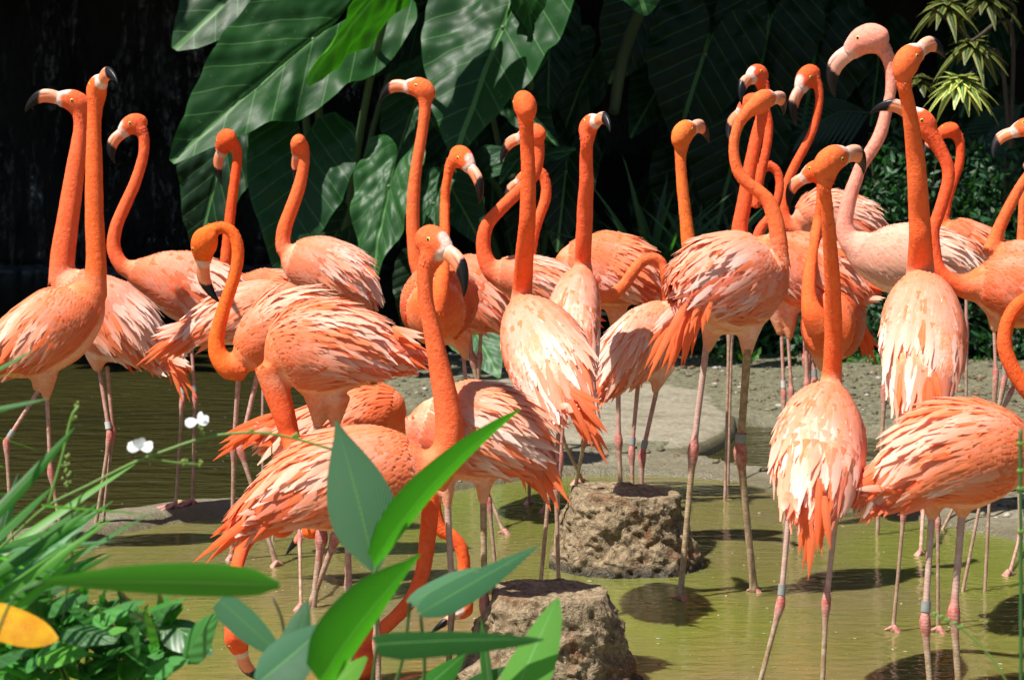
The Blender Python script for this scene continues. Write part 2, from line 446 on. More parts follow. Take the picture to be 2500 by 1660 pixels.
t = NT('green_stem'); v = t.coords(); a = t.noise(30, 3, 0.6, v); t.bsdf(t.mix(t.math('MULTIPLY', a, 0.4), t.attr(), (0.05, 0.06, 0.02)), 0.45, t.bump(a, 0.2, 0.003), 0.4, translucent=0.1); M['stem'] = t.m
t = NT('bark'); v = t.coords((1, 1, 0.3)); a = t.noise(20, 5, 0.6, v); t.bsdf(t.mix(a, (0.03, 0.022, 0.014), (0.09, 0.07, 0.05)), 0.85, t.bump(a, 0.8, 0.02), 0.2); M['bark'] = t.m
t = NT('white_petal'); t.bsdf((0.85, 0.86, 0.88), 0.6, None, 0.2, translucent=0.3); M['petal'] = t.m

# ------------------------------------------------------------------ ground, pond, river, mud bank, curb
def gpt(x, y, z=0.0):
    p = ground(x, y, z); return (p[0], p[1])
def polyd(P, poly):
    """signed distance (positive inside) from points (n,2) to polygon"""
    poly = np.array(poly); n = len(poly); best = np.full(len(P), 1e9); ins = np.zeros(len(P), bool)
    for i in range(n):
        a, b = poly[i], poly[(i + 1) % n]; ab = b - a
        tt = np.clip(((P - a) @ ab) / max(1e-12, ab @ ab), 0, 1)
        best = np.minimum(best, np.linalg.norm(P - (a + tt[:, None] * ab), axis=1))
        c = ((a[1] > P[:, 1]) != (b[1] > P[:, 1])) & (P[:, 0] < (b[0] - a[0]) * (P[:, 1] - a[1]) / (b[1] - a[1] + 1e-12) + a[0])
        ins ^= c
    return np.where(ins, best, -best)
def lined(P, line):
    line = np.array(line); best = np.full(len(P), 1e9)
    for a, b in zip(line[:-1], line[1:]):
        ab = b - a; tt = np.clip(((P - a) @ ab) / max(1e-12, ab @ ab), 0, 1)
        best = np.minimum(best, np.linalg.norm(P - (a + tt[:, None] * ab), axis=1))
    return best
# the low rounded curb round the near pond, and the mud bank behind it on the right
curb = [gpt(*q) for q in [(-260,1420),(-80,1375),(60,1335),(180,1300),(330,1268),(480,1248),(620,1240),(780,1230),(940,1210),(1080,1186),(1240,1160),(1400,1148),(1560,1147),(1700,1152),(1850,1165),(1980,1195),(2120,1222),(2300,1262),(2500,1300),(2700,1350)]]
mudp = [gpt(*q) for q in [(1010,1185),(1060,1080),(960,1010),(900,960),(930,925),(1010,900),(1150,870),(1500,820),(2300,800),(3000,800)]] + [(6.0, 12.0), (6.0, 5.0), gpt(2700,1370), gpt(2500,1306), gpt(2300,1272), gpt(2120,1238), gpt(1980,1212), gpt(1850,1175), gpt(1700,1158), gpt(1400,1152)]
puddle = [gpt(*q) for q in [(1690,1125),(1790,1085),(1800,1058),(1850,1045),(1960,1052),(2060,1066),(2180,1085),(2160,1110),(2060,1140),(1950,1160),(1850,1150)]]
slabp = [gpt(*q) for q in [(1130,1100),(1150,985),(1210,935),(1420,925),(1600,930),(1700,960),(1770,1005),(1790,1045),(1770,1085),(1690,1122),(1600,1126),(1500,1118),(1350,1122),(1200,1118)]]

xs = np.arange(-2.6, 3.4, 0.0165); ys = np.arange(3.6, 12.6, 0.021)
X, Y = np.meshgrid(xs, ys); P2 = np.stack([X.ravel(), Y.ravel()], 1)
dm = polyd(P2, mudp); dc = lined(P2, curb); dp = polyd(P2, puddle); ds = polyd(P2, slabp)
P3n = np.column_stack([P2, np.zeros(len(P2))])
nA = fbm(P3n * 1.6, 11, 3); nB = fbm(P3n * 9, 12, 3); nC = fbm(P3n * 34, 13, 3)
hz = np.full(len(P2), -0.20)
hm = np.clip(dm / 0.10, -1.5, 1); hm = np.where(hm > 0, hm * 0.045, hm * 0.14)
hm = hm + np.where(dm > 0, 0.012 * nA + 0.008 * nB + 0.004 * nC + 0.012 * np.clip((P2[:, 1] - 9.5) / 2, 0, 3), 0)
hm = np.where(dp > -0.12, hm - np.clip((dp + 0.12) / 0.12, 0, 1) * 0.085, hm)
wcurb = 0.18 + 0.05 * nA + 0.07 * (P2[:, 0] < -0.5)
hc = 0.030 - 0.10 * np.clip((dc / wcurb), 0, 3) ** 2.6 + 0.005 * nB + 0.002 * nC
h = np.maximum(np.maximum(hz, hm), hc)
# the flat pale slab in the middle of the bank
hs = np.where(ds > -0.02, 0.060 * np.clip((ds + 0.02) / 0.05, 0, 1) ** 0.5 + 0.004 * nA + 0.0025 * nC, -1)
zz = h
wet = np.clip((0.038 - zz) / 0.022, 0, 1) * 0.9
wet = np.maximum(wet, np.clip(1 - np.abs(dc) / 0.25, 0, 1) * (0.25 + 0.35 * (nA > 0.1)))
colr = np.column_stack([wet, np.clip(1.2 - dc / 0.2, 0, 1) * 0.6, np.zeros(len(wet))])
nx, ny = len(xs), len(ys)
i = np.arange(ny - 1)[:, None] * nx + np.arange(nx - 1)[None, :]
Fg = np.stack([i, i + 1, i + nx + 1, i + nx], -1).reshape(-1, 4)
keep = (zz[Fg].max(1) > -0.05)
Fk = Fg[keep]; used = np.unique(Fk); remap = -np.ones(len(P2), int); remap[used] = np.arange(len(used))
me = new_mesh('mud_bank', np.column_stack([P2, zz])[used], remap[Fk], colr[used])
tag(obj('mud_bank', me, M['mud']), kind='structure')
def zground(x, y):
    """height of the bank at a point (nearest grid sample)"""
    ix = int(np.clip(round((x - xs[0]) / 0.0165), 0, nx - 1)); iy = int(np.clip(round((y - ys[0]) / 0.021), 0, ny - 1))
    return float(zz.reshape(ny, nx)[iy, ix])
# bed and waters; the curb's crest parts the green pond from the dark river
bed = new_mesh('pond_bed', [(-40, -8, -0.35), (40, -8, -0.35), (40, 60, -0.35), (-40, 60, -0.35)], [(0, 1, 2, 3)])
tag(obj('pond_bed', bed, M['mud']), kind='structure'); set_attrs(bed, np.tile((1.0, 0, 0), (4, 1)))
cl = [(-30.0, curb[0][1] + 0.6)] + curb[0:] + [(30.0, curb[-1][1] - 0.6)]
def wsheet(name, yfar, mat, z=0.0):
    V = []; Fc = []
    for k, (x, y) in enumerate(cl): V += [(x, y, z), (x, yfar, z)]
    for k in range(len(cl) - 1): Fc.append((2 * k, 2 * k + 2, 2 * k + 3, 2 * k + 1))
    me = new_mesh(name, V, Fc, smooth=False); return tag(obj(name, me, mat), kind='structure')
wsheet('river_water', 60.0, M['river'])
# outer land on the right and behind
land = [(2.6, 12.0, 0.02), (60, 12.0, 0.3), (60, 60, 0.5), (-1.0, 60, 0.5), (-1.6, 14.0, 0.02), (-0.9, 12.0, 0.0)]
# slab: a stone pad with its own thickness
sp_ = spline(np.array([(x, y, 0.0) for x, y in slabp + slabp[:1]]), 0.02)[:-1, :2]
cen = sp_.mean(0); rs_ = np.linspace(0, 1, 60) ** 0.8
Vs = []; qs = []
for r_ in rs_: Vs.append(cen + (sp_ - cen) * r_); qs.append(np.full(len(sp_), r_))
Vs.append(cen + (sp_ - cen) * 1.012); qs.append(np.full(len(sp_), 1.02)); Vs.append(cen + (sp_ - cen) * 1.015); qs.append(np.full(len(sp_), 1.05))
Vs = np.vstack(Vs); qs = np.concatenate(qs); Pz = np.column_stack([Vs, np.zeros(len(Vs))])
de = np.clip((1 - qs) * 0.9, 0, 1)
zt = 0.030 + 0.022 * np.clip(de / 0.16, 0, 1) ** 0.6 + 0.010 * fbm(Pz * 2.5, 31, 3) + 0.004 * fbm(Pz * 14, 32, 3)
zt = np.where(qs > 1.01, np.where(qs > 1.04, -0.06, 0.012), zt)
Vs = np.column_stack([Vs * (1 + 0) , zt]); Vs[:, :2] += (0.012 * fbm(Pz * 9, 33, 3) * (qs > 0.9))[:, None]
m_ = len(sp_); ir = np.arange(len(rs_) + 1)[:, None] * m_; jr = np.arange(m_)[None]; kr = (jr + 1) % m_
Fl = np.stack([ir + jr, ir + m_ + jr, ir + m_ + kr, ir + kr], -1).reshape(-1, 4)
cs = np.zeros((len(Vs), 3)); cs[:, 1] = 1.0; cs[:, 0] = np.where(qs > 0.97, 0.9, np.clip((qs - 0.90) * 5, 0, 0.5))
sl_ = new_mesh('stone_slab', Vs, Fl, cs)
tag(obj('stone_slab', sl_, M['mud']), 'flat pale stone slab with rounded edge lying on the mud behind the boulders', 'stone slab')

# pebbles, clods and bits of leaf on the mud
rng = np.random.default_rng(5)
ico_v = np.array([(0,0,1),(0.894,0,0.447),(0.276,0.851,0.447),(-0.724,0.526,0.447),(-0.724,-0.526,0.447),(0.276,-0.851,0.447),(0.724,0.526,-0.447),(-0.276,0.851,-0.447),(-0.894,0,-0.447),(-0.276,-0.851,-0.447),(0.724,-0.526,-0.447),(0,0,-1)])
ico_f = np.array([(0,1,2),(0,2,3),(0,3,4),(0,4,5),(0,5,1),(1,6,2),(2,7,3),(3,8,4),(4,9,5),(5,10,1),(1,10,6),(2,6,7),(3,7,8),(4,8,9),(5,9,10),(6,11,7),(7,11,8),(8,11,9),(9,11,10),(10,11,6)])
def scatter(n, cond, smin, smax, flat, colf, name, mat, z0=0.0):
    G = Geo(); c_ = 0; tries = 0
    while c_ < n and tries < n * 30:
        tries += 1
        k = rng.integers(0, len(P2))
        if not cond(k): continue
        s_ = smin + (smax - smin) * rng.random() ** 3
        a_ = rng.uniform(0, 6.28); R = np.array([(math.cos(a_), -math.sin(a_), 0), (math.sin(a_), math.cos(a_), 0), (0, 0, 1)])
        v_ = (ico_v * rng.uniform(0.75, 1.2, (12, 1)) * np.array((s_ * rng.uniform(0.8, 1.6), s_, s_ * flat))) @ R.T + np.array((P2[k, 0], P2[k, 1], max(zz[k], z0) + s_ * flat * 0.35))
        G.add(v_, ico_f, colf()); c_ += 1
    return tag(obj(name, G.mesh(name), mat), kind='stuff')
t = NT('pebble'); v = t.coords(); a = t.noise(80, 3, 0.6, v); t.bsdf(t.mix(t.math('MULTIPLY', a, 0.5), t.attr(), (0.07, 0.06, 0.034)), 0.6, t.bump(a, 0.4, 0.003), 0.4); M['pebble'] = t.m
def pc():
    g = rng.random()
    return np.array((0.125, 0.105, 0.06)) * rng.uniform(0.4, 1.6) if g < 0.85 else (np.array((0.40, 0.36, 0.30)) if g < 0.95 else np.array((0.22, 0.09, 0.04)))
tag(scatter(7000, lambda k: dm[k] > 0.03 and ds[k] < -0.03 and dp[k] < -0.10 and P2[k, 0] > -0.6, 0.0025, 0.018, 0.6, pc, 'gravel', M['pebble']), 'brown grit and small pebbles strewn over the mud bank', 'gravel')
tag(scatter(260, lambda k: (dm[k] > 0.05 and dp[k] < -0.1) or dc[k] < 0.08, 0.006, 0.022, 0.08, lambda: np.array([(0.45, 0.42, 0.12), (0.30, 0.16, 0.06), (0.55, 0.50, 0.40)][rng.integers(0, 3)]), 'leaf_litter', M['pebble'], 0.004), 'yellow and brown leaf scraps lying on the mud', 'leaf litter')

# ------------------------------------------------------------------ two cut boulders standing in the pond
def boulder(cx, cy, rt, rb, zt, seed, label, sq=1.0, tilt=0.0):
    nu, nv = 220, 110; V = []
    th = np.linspace(0, 2 * math.pi, nu, endpoint=False)
    rows = []
    for k in range(nv):
        q = k / (nv - 1)
        if q < 0.28:                       # top, slightly dished
            rr = q / 0.28 * rt; zq = zt - 0.012 * (1 - (q / 0.28) ** 2) + 0.0
        else:
            w = (q - 0.28) / 0.72; rr = rt + (rb - rt) * w ** 1.05 + 0.006 * math.sin(min(1, w * 6) * math.pi / 2)
            zq = zt - (zt + 0.16) * w ** 0.92 - 0.004
        rows.append(np.column_stack([np.cos(th) * rr, np.sin(th) * rr * sq, np.full(nu, zq) + tilt * np.cos(th) * rr, np.full(nu, q)]))
    A = np.vstack(rows); Pn = A[:, :3]; q = A[:, 3]
    side = np.clip((q - 0.24) / 0.08, 0, 1)
    rad = nrm(np.column_stack([Pn[:, 0], Pn[:, 1], np.zeros(len(Pn))]))
    big = fbm(Pn * 7 + seed, seed, 3); med = fbm(Pn * 22 + seed, seed + 1, 4); fin = fbm(Pn * 75, seed + 2, 3)
    pits = np.clip(-fbm(Pn * 46 + 9, seed + 3, 3) - 0.16, 0, 1)
    disp = 0.032 * big + 0.020 * med + 0.012 * fin - 0.003 * pits
    Pn = Pn + rad * (disp * side)[:, None] + np.array((0, 0, 1.0)) * ((0.006 * med + 0.004 * fin + 0.008 * big) * (1 - side) + side * 0.010 * fbm(Pn * 25, seed + 5, 3))[:, None]
    V = Pn + np.array((cx, cy, 0))
    i = np.arange(nv - 1)[:, None] * nu; j = np.arange(nu)[None]; k2 = (j + 1) % nu
    Fb = np.stack([i + j, i + nu + j, i + nu + k2, i + k2], -1).reshape(-1, 4)
    me = new_mesh('boulder', V - np.array((cx, cy, 0)), Fb)
    o = obj('boulder', me, M['rock']); o.location = (cx, cy, 0)
    return tag(o, label, 'boulder', 'flat topped rocks standing in the green pond')
c1 = at(1338, 1440, 4.62); c2 = at(1531, 1195, 5.93)
boulder(c1[0], c1[1], 0.125, 0.270, c1[2], 3, 'nearer flat topped rock, half hidden by green leaves, at the bottom edge', 0.95, -0.02)
boulder(c2[0], c2[1], 0.148, 0.262, c2[2], 8, 'farther flat topped rock standing whole in the green water', 0.9, -0.06)
# ------------------------------------------------------------------ flamingos
PAL = {   # neck, breast, thigh, pale feather, middle feather, deep feather
    'o': dict(neck=(0.91, 0.140, 0.034), body=(0.86, 0.20, 0.070), thigh=(0.78, 0.33, 0.17), pale=(0.95, 0.68, 0.55), mid=(0.92, 0.30, 0.125), deep=(0.90, 0.115, 0.010)),
    'h': dict(neck=(0.91, 0.122, 0.022), body=(0.86, 0.165, 0.045), thigh=(0.80, 0.35, 0.19), pale=(0.95, 0.60, 0.45), mid=(0.92, 0.25, 0.085), deep=(0.90, 0.105, 0.008)),
    'p': dict(neck=(0.91, 0.155, 0.036), body=(0.88, 0.27, 0.135), thigh=(0.80, 0.40, 0.25), pale=(0.97, 0.80, 0.71), mid=(0.93, 0.38, 0.20), deep=(0.91, 0.14, 0.018)),
    'k': dict(neck=(0.90, 0.38, 0.24), body=(0.88, 0.46, 0.34), thigh=(0.80, 0.48, 0.36), pale=(0.92, 0.76, 0.65), mid=(0.90, 0.56, 0.42), deep=(0.86, 0.36, 0.20)),
}
remesh_tmp = bpy.data.objects.new('tmp_remesh', None)

def fused(V, Fc, voxel=0.006):
    """one continuous skin out of overlapping closed tubes"""
    me = bpy.data.meshes.new('tmp'); me.from_pydata(np.asarray(V).tolist(), [], Fc); me.update()
    o = bpy.data.objects.new('tmp', me); C.objects.link(o)
    r = o.modifiers.new('r', 'REMESH'); r.mode = 'VOXEL'; r.voxel_size = voxel; r.adaptivity = 0.0
    s = o.modifiers.new('s', 'SMOOTH'); s.factor = 0.5; s.iterations = 7
    dg = bpy.context.evaluated_depsgraph_get()
    out = bpy.data.meshes.new_from_object(o.evaluated_get(dg))
    n = len(out.vertices); VV = np.zeros(n * 3); out.vertices.foreach_get('co', VV)
    FF = [tuple(p.vertices) for p in out.polygons] if len(out.loops) != 4 * len(out.polygons) else None
    if FF is None:
        li = np.zeros(len(out.loops), dtype=np.int32); out.loops.foreach_get('vertex_index', li); FF = li.reshape(-1, 4)
    bpy.data.objects.remove(o); bpy.data.meshes.remove(me); bpy.data.meshes.remove(out)
    return VV.reshape(-1, 3), FF

def ndist(V, P, r):
    """smallest distance to the samples, in radii, and which sample"""
    best = np.full(len(V), 1e9); arg = np.zeros(len(V), int)
    for i in range(0, len(V), 4000):
        d = np.linalg.norm(V[i:i + 4000, None, :] - P[None], axis=2) / r[None]
        arg[i:i + 4000] = d.argmin(1); best[i:i + 4000] = d.min(1)
    return best, arg

def feathers(base, dirn, nor, L, Wd, bend, colb, colt, rows=6, splay=0.0, prof=None, hook=None):
    """many feathers at once: each a grid of rows x 3; bend = drop of the tip in radii of curvature (1/m)"""
    n = len(base); s = np.linspace(0, 1, rows)
    prof = np.interp(s, [0, 0.25, 0.6, 0.85, 1.0], [0.65, 1.0, 0.98, 0.74, 0.20]) if prof is None else np.interp(s, np.linspace(0, 1, len(prof)), prof)
    side = nrm(np.cross(dirn, nor))
    L = np.asarray(L)[:, None, None]; Wd = np.asarray(Wd)[:, None, None]; bend = np.asarray(bend)[:, None, None]
    S = s[None, :, None]
    ctr = base[:, None, :] + dirn[:, None, :] * (S * L) - nor[:, None, :] * ((S * L) ** 2 * bend * 0.5)
    if hook is not None: ctr = ctr + side[:, None, :] * (S ** 2 * L * np.asarray(hook)[:, None, None])
    V = np.zeros((n, rows, 3, 3)); half = Wd * prof[None, :, None] * 0.5
    V[:, :, 0] = ctr - side[:, None, :] * half - nor[:, None, :] * half * 0.32
    V[:, :, 1] = ctr
    V[:, :, 2] = ctr + side[:, None, :] * half - nor[:, None, :] * half * 0.32
    cb = colb[:, None, None, :]; ct = colt[:, None, None, :]
    k = np.clip(s * 1.25 - 0.1, 0, 1)[None, :, None, None]
    Cc = np.broadcast_to(cb * (1 - k) + ct * k, V.shape)
    uv = np.zeros((n, rows, 3, 2)); uv[..., 0] = np.array([0, 0.5, 1.0])[None, None, :]; uv[..., 1] = s[None, :, None]
    b = (np.arange(n) * rows * 3)[:, None, None]; i = (np.arange(rows - 1) * 3)[None, :, None]; j = np.arange(2)[None, None, :]
    q = b + i + j
    Fq = np.stack([q, q + 1, q + 4, q + 3], -1).reshape(-1, 4)
    return V.reshape(-1, 3), Fq, Cc.reshape(-1, 3), uv.reshape(-1, 2)

HEADC = np.array([(-42, -8, 19), (-28, -3, 27), (-8, 0, 32.5), (14, -3, 31), (30, -12, 27), (44, -22, 22.5), (53, -28, 19)], float) / 1000
BILLC = np.array([(42, -22, 20), (58, -30, 20), (74, -39, 20.5), (88, -52, 20), (96, -68, 17.5), (100, -86, 13.5), (101, -103, 9), (99, -117, 5), (96, -127, 1.6)], float) / 1000
BENDLEN, BENDANG = 0.118, 23.0

def fit_head(fr, cx, cy, bx, by, us, ys, k, sh, fit, idx):
    """turn the head so that its bill's bend, its tip and its eye fall where the bird holds them"""
    if fit and 'vec' in fit:
        f, u = fit['vec']; f = nrm(f); u = np.array(u, float); u = nrm(u - f * (f @ u))
        tow = lambda v: RGT * v[0] + UPV * v[1] + FWD * v[2]
        f3, up = tow(f), tow(u); return f3, np.cross(up, f3), up, k, np.zeros(3)
    rg = np.random.default_rng(900 + idx)
    px = lambda x, y: np.array((fr(x, y)[0] * sh, -fr(x, y)[1] * sh))
    c0 = px(cx, cy); tgt = [px(bx, by) - c0]; loc = [np.array((0.114, 0, -0.045))]; wt = [1.0]
    if fit and 'tip' in fit: tgt.append(px(*fit['tip']) - c0); loc.append(np.array((0.096, 0, -0.128))); wt.append(1.0)
    else: wt[0] = 2.0
    eye = px(*fit['eye']) - c0 if fit and 'eye' in fit else None
    def build(ang, yaw, roll):
        fi = np.array((np.cos(ang), np.sin(ang), 0 * ang)); up0 = np.array((np.cos(ang + us * math.pi / 2), np.sin(ang + us * math.pi / 2), 0 * ang))
        z = np.array((0, 0, 1.0))
        f = fi * math.cos(yaw) + z * math.sin(yaw); lat = np.cross(up0, f)
        u = up0 * math.cos(roll) + lat * math.sin(roll); lat = np.cross(u, f)
        return f, lat, u
    def cost(p):
        ang, yaw, roll, kk = p; f, lat, u = build(ang, yaw, roll); c = 0; sft = np.zeros(2)
        pr = [(f * l[0] + u * l[2])[:2] * kk for l in loc]
        err = [t_ - q for t_, q in zip(tgt, pr)]
        if eye is not None:
            sd = 1 if lat[2] > 0 else -1
            e = (f * 0.017 + lat * sd * 0.0215 + u * 0.004) * kk
            err2 = err + [eye - e[:2]]; w2 = wt + [1.4]
        else: err2, w2 = err, wt
        c = sum(w * float(e @ e) for w, e in zip(w2, err2)) * 1e4
        c += 0.25 * (roll / 0.6) ** 2 * 0.3 + (kk - k) ** 2 * 12 + 0.05 * yaw ** 2
        if not (fit and 'eye' in fit) and yaw * ys > 0: c += 1.5 * abs(yaw)      # ys > 0: bill turned to the camera
        return c
    base = math.atan2(tgt[0][1], tgt[0][0]) + us * math.radians(BENDANG)
    best = (1e9, None)
    for _ in range(500):
        p = (base + rg.normal(0, 0.45), rg.uniform(-1.25, 1.25), rg.normal(0, 0.5), k * rg.uniform(0.85, 1.15)); c = cost(p)
        if c < best[0]: best = (c, p)
    for st in (0.15, 0.06, 0.02):
        for _ in range(160):
            p = tuple(q + rg.normal(0, st) * (0.3 if i == 3 else 1) for i, q in enumerate(best[1]))
            if not 0.75 * k < p[3] < 1.25 * k or abs(p[1]) > 1.35: continue
            c = cost(p)
            if c < best[0]: best = (c, p)
    ang, yaw, roll, kk = best[1]; f, lat, u = build(ang, yaw, roll)
    tow = lambda v: RGT * v[0] + UPV * v[1] - FWD * v[2]
    f3, up = tow(f), tow(u)
    return f3, np.cross(up, f3), up, kk, np.zeros(3)

def leg_geo(G, pts, r, joint_i, dirty, foot, s, facing, rng):
    """one leg: tibia, knobbly joint, tarsus; pts 3d list hip, joint, foot"""
    P = np.array(pts, float)
    r0 = r * s
    arr = [(*P[0], r0 * 1.0), (*(P[0] * .5 + P[1] * .5), r0 * 0.88), (*(P[0] * .14 + P[1] * .86), r0 * 0.95), (*(P[0] * .05 + P[1] * .95), r0 * 1.35), (*P[1], r0 * 1.55),
           (*(P[1] * .94 + P[2] * .06), r0 * 1.45), (*(P[1] * .84 + P[2] * .16), r0 * 0.92), (*(P[1] * .5 + P[2] * .5), r0 * 0.82), (*(P[1] * .1 + P[2] * .9), r0 * 0.9), (*P[2], r0 * 1.2)]
    A = spline(arr, 0.008)
    V, Fc, uv = tube(A[:, :3], A[:, 3], A[:, 3] * 1.0, FWD, 10, True)
    dj = np.linalg.norm(V - P[1], axis=1)
    if dirty:
        base = np.array((0.27, 0.17, 0.075)) if dirty == 2 else np.array((0.44, 0.27, 0.23))
        lower = np.array((0.25, 0.165, 0.08))
    else:
        base = np.array((0.40, 0.185, 0.15)); lower = np.array((0.29, 0.165, 0.105))
    zz = np.clip((P[1][2] - V[:, 2]) / 0.12 + 0.3, 0, 1)[:, None]
    col = base * (1 - zz) + lower * zz
    k = np.exp(-(dj / (r0 * 4.2)) ** 2)[:, None]
    col = col * (1 - k) + np.array((0.42, 0.075, 0.065)) * k
    G.add(V, Fc, col, uv)
    if foot:
        f = P[2]; up = np.array((0, 0, 1.0))
        fx = nrm(np.array((facing, -0.35, 0)))
        toes = [-0.55, 0.0, 0.55]
        tips = []
        for a in toes:
            dv = np.array((fx[0] * math.cos(a) - fx[1] * math.sin(a), fx[0] * math.sin(a) + fx[1] * math.cos(a), 0))
            tip = f + dv * (0.072 if foot == 1 else 0.030) - up * (0.004 if foot == 1 else 0.016); tips.append(tip)
            B = spline([(*(f + up * 0.014), 0.0065), (*(f * .55 + tip * .45 + up * 0.006), 0.006), (*tip, 0.003)], 0.01)
            v2, f2, u2 = tube(B[:, :3], B[:, 3], B[:, 3], up, 8, True)
            G.add(v2, f2, (0.40, 0.14, 0.11), u2)
        dv = -fx; B = spline([(*(f + up * 0.012), 0.005), (*(f + dv * 0.02 + up * 0.002), 0.002)], 0.01)
        v2, f2, u2 = tube(B[:, :3], B[:, 3], B[:, 3], up, 8, True); G.add(v2, f2, (0.45, 0.17, 0.14), u2)
        web = [f + up * 0.008, tips[0], (tips[0] + tips[1]) / 2 - (tips[1] + tips[0] - 2 * f) * 0.09, tips[1], (tips[2] + tips[1]) / 2 - (tips[1] + tips[2] - 2 * f) * 0.09, tips[2]]
        G.add(web, [(0, 1, 2), (0, 2, 3), (0, 3, 4), (0, 4, 5)], (0.40, 0.15, 0.12))
    return P

BIRDS = []; ENTRY = []
def bird(label, d, torso, neck, head, legs=(), thighs=(), tails=(), pal='o', asp=0.85, ref='view', seed=0, dens=1.0, wing=1.0, tk=0, base=None, fit=None):
    BIRDS.append(dict(label=label, d=d, torso=torso, neck=neck, head=head, legs=legs, thighs=thighs, tails=tails, pal=pal, asp=asp, ref=ref, seed=seed, dens=dens, wing=wing, fit=fit))

def P3(pts, d):
    return np.array([(*at(x, y, d + dz), r * (d + dz) / F_PX) for x, y, r, dz in pts])

def build_bird(b, idx):
    rng = np.random.default_rng(100 + idx)
    d = b['d']; s = d / F_PX; pal = {k: np.array(v) for k, v in PAL[b['pal']].items()}
    jit = 1 + rng.uniform(-0.05, 0.05); pal['neck'] = np.clip(pal['neck'] * np.array([1, 1 + rng.uniform(-0.22, 0.25), 1 + rng.uniform(-0.2, 0.5)]), 0, 0.95)
    ref = FWD if b['ref'] == 'view' else None
    T3 = P3(b['torso'], d); T = spline(T3, 0.012)
    if ref is not None:
        rn, rb = T[:, 3], T[:, 3] * b['asp']
        rf = FWD
    else:                                   # axis runs away from the camera: across = r, height = r * asp
        rf = np.array((0, 0, 1.0)); rn, rb = T[:, 3], T[:, 3] * b['asp']
    # round off both ends
    Vt, Ft, _ = tube(T[:, :3], rn, rb, rf, 28)
    Nk = spline(P3(b['neck'], d), 0.008)
    ruff = 1 + 0.035 * fbm(Nk[:, :3] * 45 + idx, 5, 2)
    Vn, Fn, _ = tube(Nk[:, :3], Nk[:, 3] * ruff, Nk[:, 3] * 0.95, FWD if abs((nrm(Nk[-1, :3] - Nk[0, :3])) @ FWD) < 0.9 else UPV, 18)
    # head frame from the cranium and the bend of the bill
    fr, cx, cy, bx, by, us, ys, k = b['head'][:8]
    hz = b['head'][8] if len(b['head']) > 8 else b['neck'][-1][3]
    roll = b['head'][9] if len(b['head']) > 9 else 0.0
    hx, hy = fr(cx, cy); ex, ey = fr(bx, by)
    hp = at(hx, hy, d + hz); sh = (d + hz) / F_PX
    off_h = b['fit']
    f3, lat, up, k, shift = fit_head(fr, cx, cy, bx, by, us, ys, k, sh, off_h, idx)
    hp = hp + shift
    def hw(p):                              # head-local (forward, lateral, up) to world
        p = np.asarray(p, float) * k
        return hp + f3 * p[..., 0:1] + lat * p[..., 1:2] + up * p[..., 2:3]
    Hc = spline(np.column_stack([HEADC[:, 0], np.zeros(len(HEADC)), HEADC[:, 1], HEADC[:, 2]]), 0.006)
    Vh, Fh, _ = tube(hw(Hc[:, :3]), Hc[:, 3] * k * 1.13, Hc[:, 3] * k * 0.92, lat, 20)
    vs = [Vt, Vn, Vh]; fs = [Ft, Fn, Fh]; thp = []
    for th in b['thighs']:
        A = spline(P3(th, d), 0.01); thp.append(A)
        v, f, _ = tube(A[:, :3], A[:, 3], A[:, 3] * 0.95, FWD, 14); vs.append(v); fs.append(f)
    off = 0; FF = []
    for v, f in zip(vs, fs):
        FF += [tuple(i + off for i in q) for q in f]; off += len(v)
    V, Fq = fused(np.vstack(vs), FF, 0.0062 if d > 5.9 else 0.0052)
    # colour of the skin of down
    q = 10
    dt, it = ndist(V, T[:, :3], np.maximum(T[:, 3], 0.02))
    dn, inn = ndist(V, Nk[::2, :3], np.maximum(Nk[::2, 3], 0.012))
    tpos = it / max(1, len(T) - 1)
    wn = 1 / (1 + np.exp(np.clip((dn - dt * 1.02) * 9, -30, 30)))
    wn = np.maximum(wn, 0.75 * np.exp(-(tpos / 0.10) ** 2))
    npos = inn / max(1, len(Nk[::2]) - 1)
    neck = pal['neck'] * (1.0) + (pal['body'] - pal['neck']) * (np.exp(-(npos / 0.07) ** 2) * 0.5)[:, None]
    mott = np.clip(fbm(V * np.array([18, 18, 30]), idx, 3) * 1.6 + 0.35, 0, 1)[:, None]
    body = pal['body'] * (1 - 0.55 * mott) + (pal['mid'] * 0.55 + pal['pale'] * 0.45) * 0.55 * mott
    Tt0, N0, B0 = frames(T[:, :3], rf)
    dvv = V - T[it, :3]; ph0 = np.arctan2(np.sum(dvv * B0[it], 1), np.sum(dvv * N0[it], 1))
    stk = fbm(np.stack([np.cos(ph0) * 7 + tpos * 2, np.sin(ph0) * 7, tpos * 5 + idx], -1), 6, 3)[:, None]
    zone = np.clip((tpos - 0.10) / 0.12, 0, 1)[:, None] * 0.8
    sk = np.clip(stk * 2.2 + 0.5, 0, 1); body = body * (1 - zone * 0.6) + (pal['pale'] * sk + pal['mid'] * (1 - sk)) * zone * 0.6
    rear = np.clip((tpos - 0.72) / 0.25, 0, 1)[:, None]
    body = body * (1 - rear * 0.6) + pal['deep'] * rear * 0.6
    col = body * (1 - wn[:, None]) + neck * wn[:, None]
    for A in thp:
        dh, ih = ndist(V, A[:, :3], A[:, 3]); tt = ih / max(1, len(A) - 1)
        w = np.clip((tt - 0.15) / 0.5, 0, 1) * (dh < 1.5); w = w[:, None]
        col = col * (1 - w) + pal['thigh'] * w
    loc = (V - hp); lx = loc @ f3 / k; lz = loc @ up / k
    near = (np.linalg.norm(loc, axis=1) < 0.075 * k) & (lz > -0.047)
